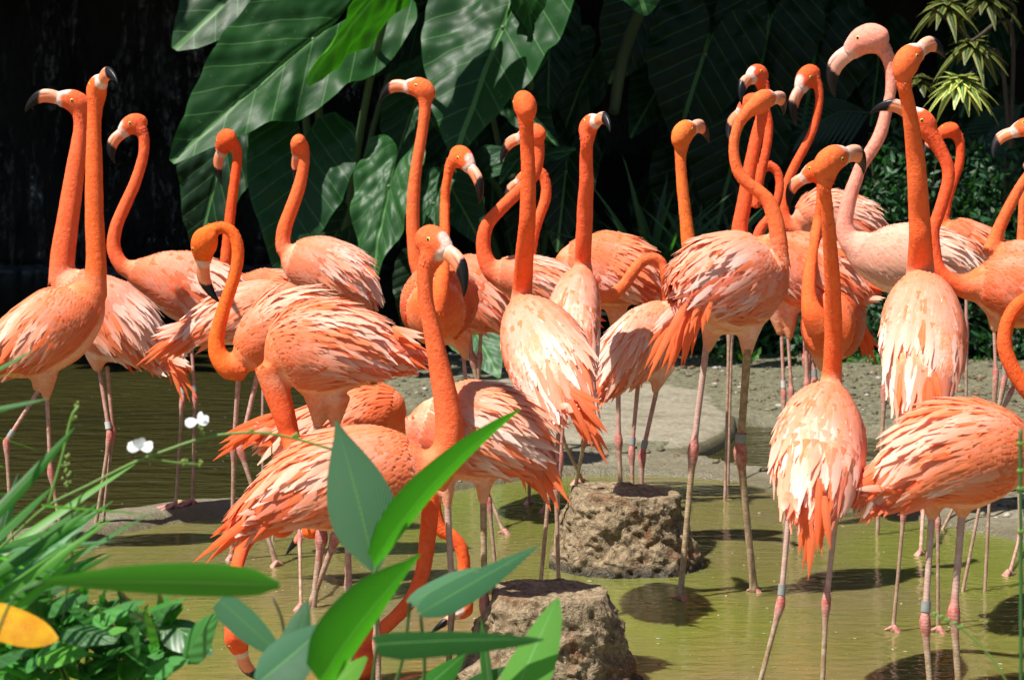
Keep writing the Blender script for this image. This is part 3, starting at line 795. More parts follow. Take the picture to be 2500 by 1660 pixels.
    wf = np.clip((lx - 0.036 + np.clip(-(lz + 0.012), 0, 1) * 0.45 - 0.012 * np.exp(-((lz + 0.008) / 0.012) ** 2)) / 0.005, 0, 1) * near * (lx > 0.012)
    face = np.array((0.80, 0.58, 0.50)) if b['pal'] != 'k' else np.array((0.85, 0.45, 0.37))
    col = col * (1 - wf[:, None]) + face * wf[:, None]
    # legs join the body's mesh
    cx0 = float(np.mean(T[:, 0])); cy0 = float(np.mean(T[:, 1])); root_p = np.array((cx0, cy0, 0.0))
    G = Mix(); G.add(V, Fq, col)
    root = empty('flamingo', root_p, b['label'], 'flamingo', 'flamingos standing in and beside the pond')
    G2 = Mix(); bands = []
    facing = us if abs(us) else 1
    for lg in b['legs']:
        fr_, hx_, hy_, jx, jy, fx, fy, r, fl = lg[:9]; off_d = lg[9] if len(lg) > 9 else 0.0
        a1 = at(*fr_(hx_, hy_), d + off_d); gf = ground(*fr_(fx, fy), 0.0); zg = zground(gf[0], gf[1])
        if zg > 0: gf = ground(*fr_(fx, fy), zg); gf = ground(*fr_(fx, fy), max(0.0, zground(gf[0], gf[1])))
        land_ = 1 if zg > 0.002 else 2
        rp = r / fr_.k
        if 'v' in fl:
            dd = depth_of(gf); a2 = at(*fr_(jx, jy), (d + off_d) * 0.45 + dd * 0.55); a3 = gf
        else:
            a2 = at(*fr_(jx, jy), d + off_d); a3 = at(*fr_(fx, fy), d + off_d)
            if a3[2] > -0.08: a3 = a3 + (a3 - a2) / max(1e-6, abs(a3[2] - a2[2])) * (a3[2] + 0.08)
        q0_ = a3 if a3[2] > -1e-3 else a2 + (a3 - a2) * (a2[2] / (a2[2] - a3[2]))
        ENTRY.append((q0_[0], q0_[1]))
        # hide the top of the leg inside the thigh
        P = leg_geo(G2, [a1 + (a1 - a2) * 0.10, a2, a3], rp, 1, 2 if 'D' in fl else (1 if 'd' in fl else 0), (land_ if 'v' in fl else 0), s, facing, rng)
        if 'b' in fl or 'B' in fl:
            kf = 0.86 if 'B' not in fl else 0.84
            c0 = P[0] * (1 - kf) + P[1] * kf; dv = nrm(P[1] - P[0])
            bands.append((c0, dv, rp * s * 1.32, 'p' in fl))
    me = G.mesh('body', root_p)
    if b['legs']:
        # legs appended with their own material slot
        n0 = len(me.vertices)
        V2 = np.vstack(G2.V) - root_p
        allV = np.vstack([np.vstack(G.V) - root_p, V2])
        allF = G.F + [tuple(i + n0 for i in f) for f in G2.F]
        nb = len(G.F)
        allC = np.vstack([np.vstack(G.Cc), np.vstack(G2.Cc)])
        bpy.data.meshes.remove(me)
        me = new_mesh('body', allV, allF, allC)
        me.materials.append(M['down']); me.materials.append(M['leg'])
        mi = np.zeros(len(allF), dtype=np.int32); mi[nb:] = 1
        me.polygons.foreach_set('material_index', mi)
    obj('body', me, M['down'], root)
    for c0, dv, rr, pale in bands:
        L = 0.011
        Cn = np.stack([c0 - dv * L, c0 + dv * L]); Cn = spline(Cn, 0.01, 3)
        v, f, u = tube(Cn, rr, rr, FWD, 16, False)
        v2, f2, u2 = tube(Cn, rr * 0.86, rr * 0.86, FWD, 16, False)
        g = Mix(); g.add(v, f); g.add(v2, f2[:, ::-1])
        n = len(Cn); e = []
        for j in range(16):
            kk = (j + 1) % 16
            e.append((j, len(v) + j, len(v) + kk, kk)); e.append(((n - 1) * 16 + kk, len(v) + (n - 1) * 16 + kk, len(v) + (n - 1) * 16 + j, (n - 1) * 16 + j))
        g.F += e
        obj('leg_band', g.mesh('leg_band', root_p, False), M['ring_pale'] if pale else M['ring'], root)
    # bill: thick lower half, thin upper lid, a groove between them
    Bc = spline(np.column_stack([BILLC[:, 0], np.zeros(len(BILLC)), BILLC[:, 1], BILLC[:, 2]]), 0.004)
    n = len(Bc); Cn = Bc[:, :3]; r = Bc[:, 3]
    Tn = nrm(np.gradient(Cn, axis=0)); Nn = np.stack([-Tn[:, 2], np.zeros(n), Tn[:, 0]], 1)
    Nn = np.where((Nn[:, 2] < 0)[:, None] & (Tn[:, 0] > 0)[:, None], -Nn, Nn)
    seg = 26; a = np.linspace(0, 2 * math.pi, seg, endpoint=False)
    tt = np.linspace(0, 1, n)
    R = np.ones((n, seg)); colr = np.zeros((n, seg, 3))
    pink = np.array((0.88, 0.27, 0.13)) if b['pal'] != 'k' else np.array((0.85, 0.42, 0.33))
    white = np.array((0.84, 0.66, 0.56)); black = np.array((0.006, 0.0065, 0.008))
    for j in range(seg):
        sa = math.sin(a[j])                # sin = up side
        g = math.exp(-((sa - 0.42) / 0.11) ** 2)
        R[:, j] = 1 - 0.10 * g * np.clip((tt - 0.12) * 5, 0, 1)
        edge = 0.48 - 0.09 * sa
        edge += rng.uniform(-0.012, 0.012)
        bw = np.clip((tt - edge) / 0.03, 0, 1)[:, None]
        ww = np.clip((0.15 - tt) / 0.10, 0, 1)[:, None]
        cc = (white * ww + (pink if sa < 0.42 else pink * 0.68 + white * 0.32) * (1 - ww)) * (1 - bw) + black * bw
        gg = g * np.clip((tt - 0.18) * 6, 0, 1)[:, None]
        colr[:, j] = cc * (1 - 0.85 * gg) + np.array((0.03, 0.015, 0.012)) * 0.85 * gg
    lw = r * 0.72
    L3 = Cn[:, None, :] + Nn[:, None, :] * (np.sin(a)[None, :, None] * (r[:, None] * R)[:, :, None]) + np.array((0, 1.0, 0))[None, None] * (np.cos(a)[None, :, None] * (lw[:, None] * R)[:, :, None])
    Vb = hw(L3.reshape(-1, 3)); i = np.arange(n - 1)[:, None] * seg; j = np.arange(seg)[None]; kk = (j + 1) % seg
    Fb = np.stack([i + j, i + kk, i + seg + kk, i + seg + j], -1).reshape(-1, 4).tolist()
    Fb = [tuple(x) for x in Fb] + [tuple(range((n - 1) * seg, n * seg))]
    bm = new_mesh('bill', Vb - root_p, Fb, colr.reshape(-1, 3))
    obj('bill', bm, M['bill'], root)
    # eyes
    for sd in (-1, 1):
        nr, ns = 9, 14; rr = 0.0068
        vv = []; cc = []; ax = np.array((0.10, sd, 0.05)); ax = ax / np.linalg.norm(ax)
        e1 = nrm(np.cross(ax, (0, 0, 1.0))); e2 = np.cross(ax, e1)
        for p in range(nr + 1):
            th = math.pi * 0.62 * p / nr
            for q_ in range(ns):
                ph = 2 * math.pi * q_ / ns
                pt = ax * math.cos(th) * 0.75 + (e1 * math.cos(ph) + e2 * math.sin(ph)) * math.sin(th)
                vv.append(np.array((0.017, sd * 0.0232, 0.004)) + pt * rr)
                cc.append((0.008, 0.008, 0.008) if p <= 2 else ((0.72, 0.58, 0.10) if p <= 4 else ((0.25, 0.10, 0.06) if p == 5 else (0.80, 0.52, 0.40))))
        fe = [(p * ns + q_, p * ns + (q_ + 1) % ns, (p + 1) * ns + (q_ + 1) % ns, (p + 1) * ns + q_) for p in range(nr) for q_ in range(ns)]
        obj('eye', new_mesh('eye', hw(np.array(vv)) - root_p, fe, np.array(cc)), M['eye'], root)
    # ------------------------------------------------ plumage: overlapping feathers over the torso
    Tt, N_, B_ = frames(T[:, :3], rf)
    if ref is None: up_ax, sd_ax, ru, rs = B_, N_, rb, rn
    else:
        sg = np.sign(N_[:, 2].mean()) or 1.0
        up_ax, sd_ax, ru, rs = N_ * sg, B_, rn, rb
        # bodies seen end-on keep their 'up' towards the back of the bird
        if abs(N_[:, 2].mean()) < 0.45:      # back turned to the camera: the spine faces us
            sg = np.sign((-B_)[:, 2].mean()) or 1.0
            up_ax, sd_ax, ru, rs = -B_, N_, rb, rn
    sl = np.r_[0, np.cumsum(np.linalg.norm(np.diff(T[:, :3], axis=0), axis=1))]; Lb = sl[-1]
    BA, DI, NO, LL, WW, BE, CB, CT, HK = [], [], [], [], [], [], [], [], []
    size = 0.8 + 0.2 * (Lb / 0.42)
    x = 0.10 * Lb
    phase = 0
    stripe = rng.uniform(0, 10, 3)
    while x < Lb * 0.97:
        u = x / Lb
        fl = (0.040 + 0.115 * np.clip((u - 0.08) / 0.6, 0, 1)) * size
        i0 = np.interp(x, sl, np.arange(len(sl))); ia = int(i0); ib = min(ia + 1, len(sl) - 1); ft = i0 - ia
        cpt = T[ia, :3] * (1 - ft) + T[ib, :3] * ft
        ruu = ru[ia] * (1 - ft) + ru[ib] * ft; rss = rs[ia] * (1 - ft) + rs[ib] * ft
        tv = Tt[ia]; uv_ = up_ax[ia]; sv = sd_ax[ia]
        drr = (ru[ib] - ru[ia]) / max(1e-6, sl[ib] - sl[ia])
        circ = math.pi * (ruu + rss) * 0.80
        spc = (0.0105 + 0.010 * u) * size / b['dens']
        m = max(4, int(circ / spc))
        for q_ in range(m):
            ph = ((q_ + 0.5 * (phase % 2) + rng.uniform(-0.3, 0.3)) / m - 0.5) * 2 * math.pi * 0.80   # 0 = back, +-144 deg
            wing_lim = 2.15 - 0.5 * abs(u - 0.5)
            low = abs(ph) > wing_lim
            nn = nrm(uv_ * (math.cos(ph) / ruu) + sv * (math.sin(ph) / rss) - tv * drr / (ruu) * 0.6)
            pt = cpt + uv_ * math.cos(ph) * ruu + sv * math.sin(ph) * rss
            dt_ = nrm(-uv_ * math.sin(ph) * ruu + sv * math.cos(ph) * rss) * (1 if ph > 0 else -1)    # down the flank
            kd = 0.42 * math.sin(min(abs(ph), math.pi / 2)) * (1.0 - 0.3 * u) * b['wing']
            gdir = tv + dt_ * (kd + 0.16 * fbm(np.array([ph * 1.5, u * 3, idx * 3.1]), 8, 2) + rng.normal(0, 0.045))
            if low: gdir = tv - dt_ * 0.1 + dt_ * rng.normal(0, 0.12)
            gdir = nrm(gdir - nn * (gdir @ nn))
            ln = fl * rng.uniform(0.8, 1.2) * (0.62 if low else 1.0) * (1 - 0.50 * np.clip((u - 0.70) / 0.25, 0, 1))
            # colour: bands of pale and orange that run with the feathers, pale ends on the big ones, deep orange low at the rear
            e = fbm(np.array([(ph - 0.5 * u * (1 if ph > 0 else -1)) * 3.4 + stripe[0], u * 0.9 + stripe[1], stripe[2]]), 3, 3) * 2.1 + rng.normal(0, 0.14)
            mixp = np.clip(0.52 + 0.6 * e + (u - 0.45) * 0.55, 0, 1)
            ct = pal['pale'] * mixp + pal['mid'] * (1 - mixp)
            if rng.random() < 0.12 * (1.25 - u): ct = pal['mid'] * 0.4 + pal['deep'] * 0.6
            if u < 0.30:
                fz = np.clip((0.30 - u) / 0.18, 0, 1) * (0.55 + 0.45 * rng.random()); ct = ct * (1 - fz) + (pal['mid'] * 0.6 + pal['neck'] * 0.4) * fz
            if 0.50 < u < 0.86 and abs(ph) > 1.25 and not low and rng.random() < 0.55: ct = ct * 0.3 + pal['deep'] * 0.7
            if low: ct = ct * 0.35 + pal['body'] * 0.65
            if u > 0.80: ct = ct * 0.35 + pal['deep'] * 0.65
            if low and u > 0.5: ct = ct * 0.5 + pal['neck'] * np.array([0.85, 0.9, 1]) * 0.5
            cb = ct * 0.35 + pal['mid'] * 0.40 + pal['deep'] * 0.25  # orange feather bases, deepened to colour the shade in the gaps
            br = rng.uniform(0.93, 1.04)
            BA.append(pt + nn * 0.0012 - gdir * ln * 0.25); DI.append(nrm(gdir + nn * (0.014 + 0.0022 / ln + rng.normal(0, 0.007)))); NO.append(nn)
            LL.append(ln * 1.25); WW.append(max(0.009, ln * rng.uniform(0.16, 0.22)) * (1.1 if u < .3 else 1.0)); BE.append(1.6 + rng.uniform(0, 1.2) + (1.2 if u > 0.6 else 0))
            CB.append(cb * br); CT.append(np.clip(ct * br, 0, 0.95)); HK.append(rng.normal(0, 0.05))
        x += fl * 0.145; phase += 1
    # short down tufts up the neck, over the nape and the breast
    if True:
        cl_ = Nk; Tk, NNk, BBk = frames(cl_[:, :3], FWD)
        nt_ = int(np.sum(np.linalg.norm(np.diff(cl_[:, :3], axis=0), axis=1)[:, None]) / 0.0052)
        for j_ in range(nt_):
            i_ = rng.integers(1, len(cl_) - 1); r_ = cl_[i_, 3]
            for ph in rng.uniform(0, 2 * math.pi, max(5, int(2 * math.pi * r_ / 0.0075))):
                nn = NNk[i_] * math.cos(ph) + BBk[i_] * math.sin(ph)
                if nn @ FWD > 0.35: continue
                pt = cl_[i_, :3] + NNk[i_] * math.cos(ph) * r_ * 0.985 + BBk[i_] * math.sin(ph) * r_ * 0.935
                g_ = -Tk[i_] + rng.normal(0, 0.18, 3); g_ = nrm(g_ - nn * (g_ @ nn))
                ln = rng.uniform(0.006, 0.0105) * (1 + 0.6 * max(0, 1 - i_ / 20))
                BA.append(pt - nn * 0.0012); DI.append(nrm(g_ + nn * rng.uniform(0.04, 0.20))); NO.append(nn)
                LL.append(ln); WW.append(ln * 0.42); BE.append(6.0); HK.append(0.0)
                br = rng.uniform(0.9, 1.06); c1 = (pal['neck'] * 1.0 + np.array((0.03, 0.05, 0.02)) * (rng.random() ** 3)) * br
                if i_ < 14: c1 = c1 * (i_ / 14) + (pal['neck'] * .5 + pal['body'] * .5) * (1 - i_ / 14)
                CB.append(c1 * np.array((0.95, 0.88, 0.85))); CT.append(np.clip(c1, 0, 0.95))
    BA, DI, NO = map(np.array, (BA, DI, NO)); NO = nrm(NO - DI * np.sum(NO * DI, 1, keepdims=True))
    Vf, Ff, Cf, Uf = feathers(BA, DI, NO, np.array(LL), np.array(WW), np.array(BE), np.array(CB), np.array(CT), 5, hook=np.array(HK))
    pm = new_mesh('plumage', Vf - root_p, Ff, Cf, Uf)
    sd3 = nrm(np.cross(DI, NO)); q3 = np.array([-0.16, 0.0, 0.16])
    sN = np.linspace(0, 1, 5)
    NN3 = NO[:, None, None, :] + sd3[:, None, None, :] * q3[None, None, :, None] + DI[:, None, None, :] * (0.10 * sN)[None, :, None, None] + np.zeros((1, 5, 3, 1))
    NN3 = nrm(NN3).reshape(-1, 3)
    pm.normals_split_custom_set_from_vertices(NN3.tolist())
    pl = obj('plumage', pm, M['feather'], root); pl['kind'] = 'stuff'
    # ------------------------------------------------ tail and drooping flight feathers: each its own part
    for tl in b['tails']:
        fr_, bx_, by_, tx_, ty_, n_, spread, wpx = tl[:8]; mode = tl[8] if len(tl) > 8 else 'deep'
        dz = tl[9] if len(tl) > 9 else b['torso'][-1][3]
        p0 = at(*fr_(bx_, by_), d + dz); p1 = at(*fr_(tx_, ty_), d + dz - 0.02)
        ax = p1 - p0; L0 = np.linalg.norm(ax); ax = ax / L0
        lat2 = nrm(np.cross(ax, FWD)); wd = wpx / fr_.k * s
        for q_ in range(n_):
            f_ = (q_ / max(1, n_ - 1) - 0.5)
            dv = nrm(ax + lat2 * f_ * spread * 0.75 + FWD * rng.normal(0, 0.06))
            st = p0 + lat2 * f_ * wd * 2.2 + FWD * (rng.normal(0, 0.012) - 0.004 * q_ - (0.016 if b['asp'] == 0.8 and b['torso'][0][3] > 0 else 0.0)) + ax * L0 * rng.uniform(-0.18, 0.16)
            ln = L0 * (1 - 0.38 * abs(f_) * 2 * rng.uniform(0.5, 1.1))
            nr_ = nrm(-FWD + UPV * 0.35 - dv * ((-FWD + UPV * 0.35) @ dv))
            g_ = rng.random()
            dp = pal['deep']; 
            if mode == 'deep': c1 = dp * (0.75 + 0.3 * g_) + pal['mid'] * 0.12; c0 = dp * 0.55 + pal['mid'] * 0.45
            elif mode == 'white': c1 = np.array((0.92, 0.84, 0.80)); c0 = c1
            else: c1 = pal['pale'] * 0.8 + pal['mid'] * 0.2; c0 = pal['mid']
            c1 = np.clip(c1, 0, 0.95)
            v, f, c_, u_ = feathers(st[None], dv[None], nr_[None], [ln], [max(wd, 0.016) * rng.uniform(0.95, 1.3)], [rng.uniform(0.3, 1.8)], c0[None], c1[None], 9,
                                    prof=[0.5, 0.85, 1, 1, 0.95, 0.85, 0.66, 0.42, 0.10], hook=[rng.normal(0, 0.04) - f_ * 0.06])
            obj('tail_feather', new_mesh('tail_feather', v - root_p, f, c_, u_), M['feather'], root)
    return root
# ------------------------------------------------------------------ the flock, bird by bird (outline points in the photograph's pixels, distances in metres)
bird('tall orange flamingo at the left edge, upright neck, black bill tip pointing right', 6.1,
     G1.n([(700,640,120),(600,800,225),(450,920,300),(250,1040,285),(40,1130,215),(-130,1200,110)]),
     F1.n([(452,1420,62),(460,1250,50),(452,1050,47),(450,850,44),(450,700,39),(450,600,36),(455,520,38),(462,450,50)]),
     (F1,462,432,542,333,1,1,0.97), fit=dict(tip=(605,425),eye=(435,402)), legs=[(F5,225,335,242,690,300,1010,11,''),(F5,178,310,30,545,62,1100,11,'bv')],
     thighs=[G1.n([(330,1150,130),(350,1300,95),(358,1400,55),(355,1490,30)]),G1.n([(250,1150,90),(280,1300,55),(280,1420,30)])])
bird('flamingo behind the leftmost upright one, head turned left with long black bill tip', 6.48,
     G1.n([(470,560,110),(620,700,230),(830,880,315),(1010,1000,245),(1180,1090,130),(1320,1140,50)]),
     F1.n([(290,1360,60),(300,1230,60),(318,1100,56),(340,950,51),(362,800,46),(378,680,38),(385,600,33),(380,540,38),(370,500,44)]),
     (F1,370,495,188,436,-1,1,1.0), fit=dict(tip=(112,532),eye=(353,480)), legs=[(F5,478,215,525,520,455,965,11,'vBp'),(F5,515,215,540,500,490,965,10,'v')],
     thighs=[G1.n([(740,1150,90),(750,1270,35)])], tails=[(G1,1290,1090,1470,1480,6,0.45,32),(G1,1250,1110,1490,1230,4,0.2,20,'pale')], pal='p')
bird('flamingo with head bowed left above a dark waterfall and long pink bill', 6.81,
     G2.n([(20,480,60),(150,530,130),(330,575,225),(520,640,275),(700,690,240),(860,750,140)]),
     F1.n([(640,1300,50),(585,1272,40),(545,1190,35),(555,1090,32),(600,980,31),(645,880,29),(680,770,27),(690,700,27),(682,640,30),(645,590,42)]),
     (F1,640,592,518,684,-1,1,0.93), fit=dict(tip=(550,792),eye=(622,594)), legs=[(F5,885,60,872,345,840,862,9,'vb'),(F5,915,60,932,335,922,845,9,'vb')], thighs=[G2.n([(520,880,100),(500,1030,40)])], pal='o')
bird('flamingo with a plain straight neck, head bent down left just over the curled-neck one', 7.4,
     G2.n([(860,580,50),(960,620,100),(1100,640,150),(1250,680,130),(1380,710,70)]),
     F1.n([(1080,1260,30),(1090,1150,28),(1105,1000,26),(1125,850,25),(1135,760,24),(1125,700,28),(1088,670,36)]),
     (F1,1082,672,1012,770,-1,1,0.9), fit=dict(tip=(1045,882),eye=(1033,692)), legs=[(F5,1260,250,1255,480,1260,800,8,'')], pal='h')
bird('flamingo with ragged orange tail fanned to the lower left, its neck hidden', 6.3,
     G2.n([(1400,790,110),(1250,790,200),(1020,820,240),(800,870,215),(630,940,150),(510,1000,75)]),
     G2.n([(1350,780,90),(1450,860,55),(1500,980,48),(1470,1100,45),(1400,1150,45),(1340,1120,60)]),
     (G2,1330,1110,1240,1180,-1,1,0.9), legs=[(F5,1316,300,1318,560,1305,1050,8,'')],
     tails=[(G2,560,900,110,1195,7,0.5,34),(G2,600,960,250,1170,5,0.5,26,'deep'),(G2,500,930,175,1045,4,0.3,22,'pale')], pal='p')
bird('flamingo with neck curled into a hook, bill hanging down against its throat', 5.95,
     G2.n([(920,1200,110),(1040,1080,215),(1200,960,275),(1400,910,250),(1600,900,150)]),
     G2.n([(930,1260,90),(810,1240,95),(732,1150,75),(715,1040,65),(738,920,58),(783,760,54),(838,600,51),(875,450,50),(880,330,50),(850,230,49),(785,178,49),(705,185,52),(648,235,76),(625,300,92)]),
     (G2,622,295,553,585,-1,1,1.0), fit=dict(tip=(722,742),eye=(530,355)), legs=[(F5,1140,255,1120,570,1110,1110,13,'vb'),(F5,1225,255,1150,580,1325,1140,13,'vb')], pal='h')
bird('big central flamingo whose neck reaches down behind the one in front', 5.4,
     G3.n([(200,880,140),(330,830,300),(520,800,370),(720,790,350),(920,800,265),(1100,800,165),(1250,810,85)]),
     G3.n([(190,920,130),(240,1120,105),(295,1300,90),(345,1480,76),(380,1640,76,-.05),(395,1850,76,-.12),(370,2050,76,-.2),(280,2160,76,-.28)])+F5.n([(1310,957,32,-.36),(1230,978,33,-.44),(1170,1040,34,-.52),(1140,1120,34,-.60),(1120,1220,33,-.68),(1105,1330,34,-.76),(1115,1420,44,-.82),(1135,1475,58,-.85)]),
     (F5,1135,1480,1155,1670,-1,1,0.9,-.85), fit=dict(tip=(1262,1700),eye=(1103,1553)), legs=[(G3,548,1380,580,2230,500,2900,32,''),(G3,678,1390,700,2200,430,2915,30,'')],
     thighs=[G3.n([(560,1120,130),(562,1290,72),(548,1395,34)]),G3.n([(700,1150,110),(690,1320,55),(678,1400,32)])],
     tails=[(G3,1130,700,1400,930,8,0.35,40),(G3,1080,640,1390,760,5,0.2,30,'pale'),(G3,900,900,1300,940,5,0.2,34)], pal='o', dens=1.0)
bird('flamingo seen from behind with pale rounded back, head drooping left behind its neck', 7.3,
     G3.n([(300,80,80),(410,120,190),(570,180,255),(740,240,240),(870,330,150),(940,400,70)]),
     F1.n([(1410,1240,45),(1358,1190,38),(1360,1100,36),(1395,1000,34),(1430,900,32),(1452,800,28),(1456,740,27),(1446,690,33)]),
     (F1,1428,690,1392,800,-1,1,0.9), fit=dict(vec=((-.22,-.2,.95),(0,.97,.2))), legs=[(G3,600,420,610,700,600,1100,14,''),(G3,680,420,690,700,680,1100,14,'')],
     tails=[(G3,850,330,975,460,5,0.3,30)], pal='p')
bird('stooping flamingo under the big central one, orange tail pointing lower left', 5.65,
     G3.n([(1180,1290,120),(1080,1270,195),(900,1320,230),(650,1370,200),(450,1390,150),(280,1400,80),(180,1390,40)]),
     G3.n([(1150,1330,110),(1120,1450,70),(1000,1600,60),(850,1800,58),(700,1980,56),(560,2050,56)])+F5.n([(1530,960,34),(1500,950,44)]),
     (F5,1497,960,1425,1000,-1,1,0.95), fit=dict(tip=(1350,1100)), legs=[(F5,1430,820,1433,1000,1440,1350,9,'v'),(F6,100,900,95,1030,70,1240,9,'')],
     tails=[(G3,200,1330,-262,1600,6,0.32,30),(G3,240,1380,20,1400,4,0.3,26,'pale')], pal='h')
bird('flamingo facing the camera with bowed head, bill pointing down right, black tip', 6.55,
     G4.n([(510,830,190,-.12),(520,790,270,-.04),(540,760,285,.06),(590,720,250,.16),(610,700,180,.25),(620,700,90,.33)]),
     G4.n([(530,830,80,-.18),(550,690,66,-.18),(565,550,58,-.15),(575,400,48,-.1),(582,200,42,-.05),(582,0,40,0)])+F2.n([(564,1000,24),(562,930,24),(574,850,24),(592,780,29),(630,750,40)]),
     (F2,640,752,738,856,1,1,0.95), fit=dict(tip=(727,988),eye=(638,770)), legs=[(F6,650,20,690,480,845,870,10,'v')], thighs=[G4.n([(690,1000,110),(730,1120,45),(742,1190,28)])], pal='h', asp=1.1, ref='end')
bird('front flamingo with tall curved neck, large white faced head and drooping black bill', 4.5,
     D0.n([(985,1080,50),(950,1090,85),(880,1100,117),(790,1108,122),(700,1130,96),(620,1160,58),(560,1180,26)]),
     D0.n([(985,1095,60),(1026,1050,39),(1036,990,34),(1028,920,30),(1014,850,26),(1000,780,22),(985,710,19),(980,660,19),(983,620,22),(1000,585,32)]),
     (G4,485,272,745,425,1,1,1.0), fit=dict(tip=(733,725),eye=(495,282)), legs=[(D0,800,1215,810,1470,800,1800,8,''),(D0,860,1210,870,1480,880,1800,8,'')],
     tails=[(D0,650,1140,470,1285,6,0.32,14),(D0,620,1170,545,1195,4,0.3,10,'pale')], pal='o')
bird('flamingo with pale cream back at front centre, long orange tail down right', 4.62,
     F6.n([(430,300,70),(520,335,165),(660,370,240),(800,400,225),(920,465,160),(1010,530,80)]),
     F6.n([(440,320,75),(430,440,52),(460,560,46),(490,700,44),(484,830,43),(470,950,41),(452,1060,38),(400,1180,36),(300,1290,36),(190,1380,36),(160,1460,44)]),
     (F6,160,1490,190,1650,-1,1,0.95), legs=[(F6,745,730,750,1200,765,1700,17,'D'),(F6,575,760,597,1180,570,1650,17,'d')],
     thighs=[F6.n([(760,560,70),(746,640,42),(744,735,19)]),F6.n([(570,520,60),(572,640,38),(574,760,18)])],
     tails=[(F6,960,420,1150,790,7,0.30,26),(F6,900,520,1000,590,4,0.4,20,'pale'),(F6,900,400,1060,700,5,0.3,26)], pal='p')
bird('tall flamingo over the elephant ear leaf, flat head turned left', 7.5,
     G4.n([(430,500,70),(540,560,170),(700,640,275),(880,720,300),(1030,800,210),(1120,870,100)]),
     F2.n([(450,1330,40),(425,1250,38),(412,1150,34),(408,1050,33),(412,920,32),(425,800,29),(445,680,28),(460,580,28),(467,500,31),(458,450,38)]),
     (F2,452,428,288,390,-1,1,1.0), fit=dict(tip=(238,482),eye=(417,411)), legs=[(G4,770,960,790,1150,820,1300,18,''),(G4,860,960,850,1150,840,1300,16,'')], pal='o')
bird('flamingo seen from behind at centre, straight neck, head tipped up and away', 5.2,
     G5.n([(232,730,70,.2),(262,810,165,.17),(325,950,265,.1),(415,1130,325,.02),(485,1300,305,-.05),(545,1440,235,-.1),(600,1540,130,-.13)]),
     G5.n([(232,760,95,.2),(234,680,82,.2),(242,560,76,.17),(252,400,74,.12),(264,250,69,.08),(276,100,66,.05)])+F2.n([(960,830,37,.03),(955,700,35,.02),(950,600,37,0),(945,530,46)]),
     (F2,944,505,918,432,-1,-1,0.95), fit=dict(vec=((-.2,.60,.78),(-.1,.78,-.62))), legs=[(F6,1000,300,1072,530,1010,1200,12,''),(F6,1110,290,1092,600,1108,1200,12,'')],
     thighs=[F6.n([(970,180,70),(990,260,36),(1000,310,15)]),F6.n([(1090,180,60),(1105,250,34),(1110,300,14)])],
     tails=[(F6,1180,240,1330,490,7,0.30,24),(F6,1130,180,1290,300,5,0.35,22),(F6,1120,270,1200,260,4,0.2,14,'pale')], pal='p', asp=0.8)
bird('flamingo with S-shaped neck, black bill pointing left behind the straight neck', 6.6,
     G5.n([(20,520,90),(130,540,150),(260,570,190),(420,610,190),(560,650,130),(640,680,60)]),
     F2.n([(850,1350,50),(780,1290,46),(745,1190,37),(762,1080,34),(838,990,32),(910,920,32),(978,850,32),(1005,770,31),(1008,700,31),(998,650,36)]),
     (F2,985,640,845,660,-1,1,0.9), fit=dict(tip=(828,780)), legs=[(F6,1050,200,1052,430,1040,765,11,'vb'),(F6,963,250,963,460,965,725,10,'v')], pal='p')
bird('flamingo with small blunt pink bill peeking left beside the central straight neck', 7.0,
     G5.n([(120,580,60),(220,580,150),(360,600,190),(500,640,150),(620,680,60)]),
     F2.n([(965,1250,28),(985,1130,27),(1012,1040,26),(1040,960,27),(1045,890,27),(1022,830,29),(975,820,33)]),
     (F2,950,842,852,895,-1,1,0.85), fit=dict(tip=(856,960),eye=(926,832)), legs=[(F6,1150,100,1118,400,1222,620,10,'v')], pal='o')
bird('flamingo whose neck loops forward and down to the right of its body', 6.95,
     G5.n([(520,420,75),(640,440,190),(800,485,285),(980,520,290),(1150,570,200),(1290,620,95)]),
     G5.n([(650,560,100,-.05),(760,680,65,-.12),(860,705,54,-.15),(940,680,50,-.15),(1020,610,48,-.15),(1080,520,48,-.15),(1150,440,46,-.15),(1240,410,46,-.15),(1305,450,41,-.15),(1328,550,38,-.15),(1335,680,40,-.12),(1340,780,55,-.1)]),
     (G5,1340,800,1300,950,-1,-1,0.9,-.1), legs=[(F6,1390,150,1392,420,1402,640,13,''),(F6,1240,200,1228,430,1187,632,11,'v')],
     thighs=[G5.n([(950,700,120),(960,900,60),(965,1150,30)])], tails=[(G5,1250,560,1310,730,5,0.3,30),(G5,750,860,900,940,4,0.5,30)], pal='o')
bird('flamingo with thick straight neck looking right, pale body tucked behind the central one', 5.9,
     G5.n([(690,510,80,.15),(670,610,140,.1),(640,760,190,.03),(625,900,205,-.03),(630,1050,170,-.1),(650,1180,100,-.15)]),
     G5.n([(698,540,85,.15),(700,430,66,.15),(705,300,65,.12),(712,150,65,.1),(717,0,63,.08)])+F2.n([(1238,880,36,.05),(1237,760,33,.03),(1240,690,32),(1246,630,43)]),
     (F2,1250,605,1328,548,1,-1,0.85), fit=dict(tip=(1341,650)), legs=[(F6,1130,250,1115,500,1085,1020,11,'')], pal='p', asp=0.8)
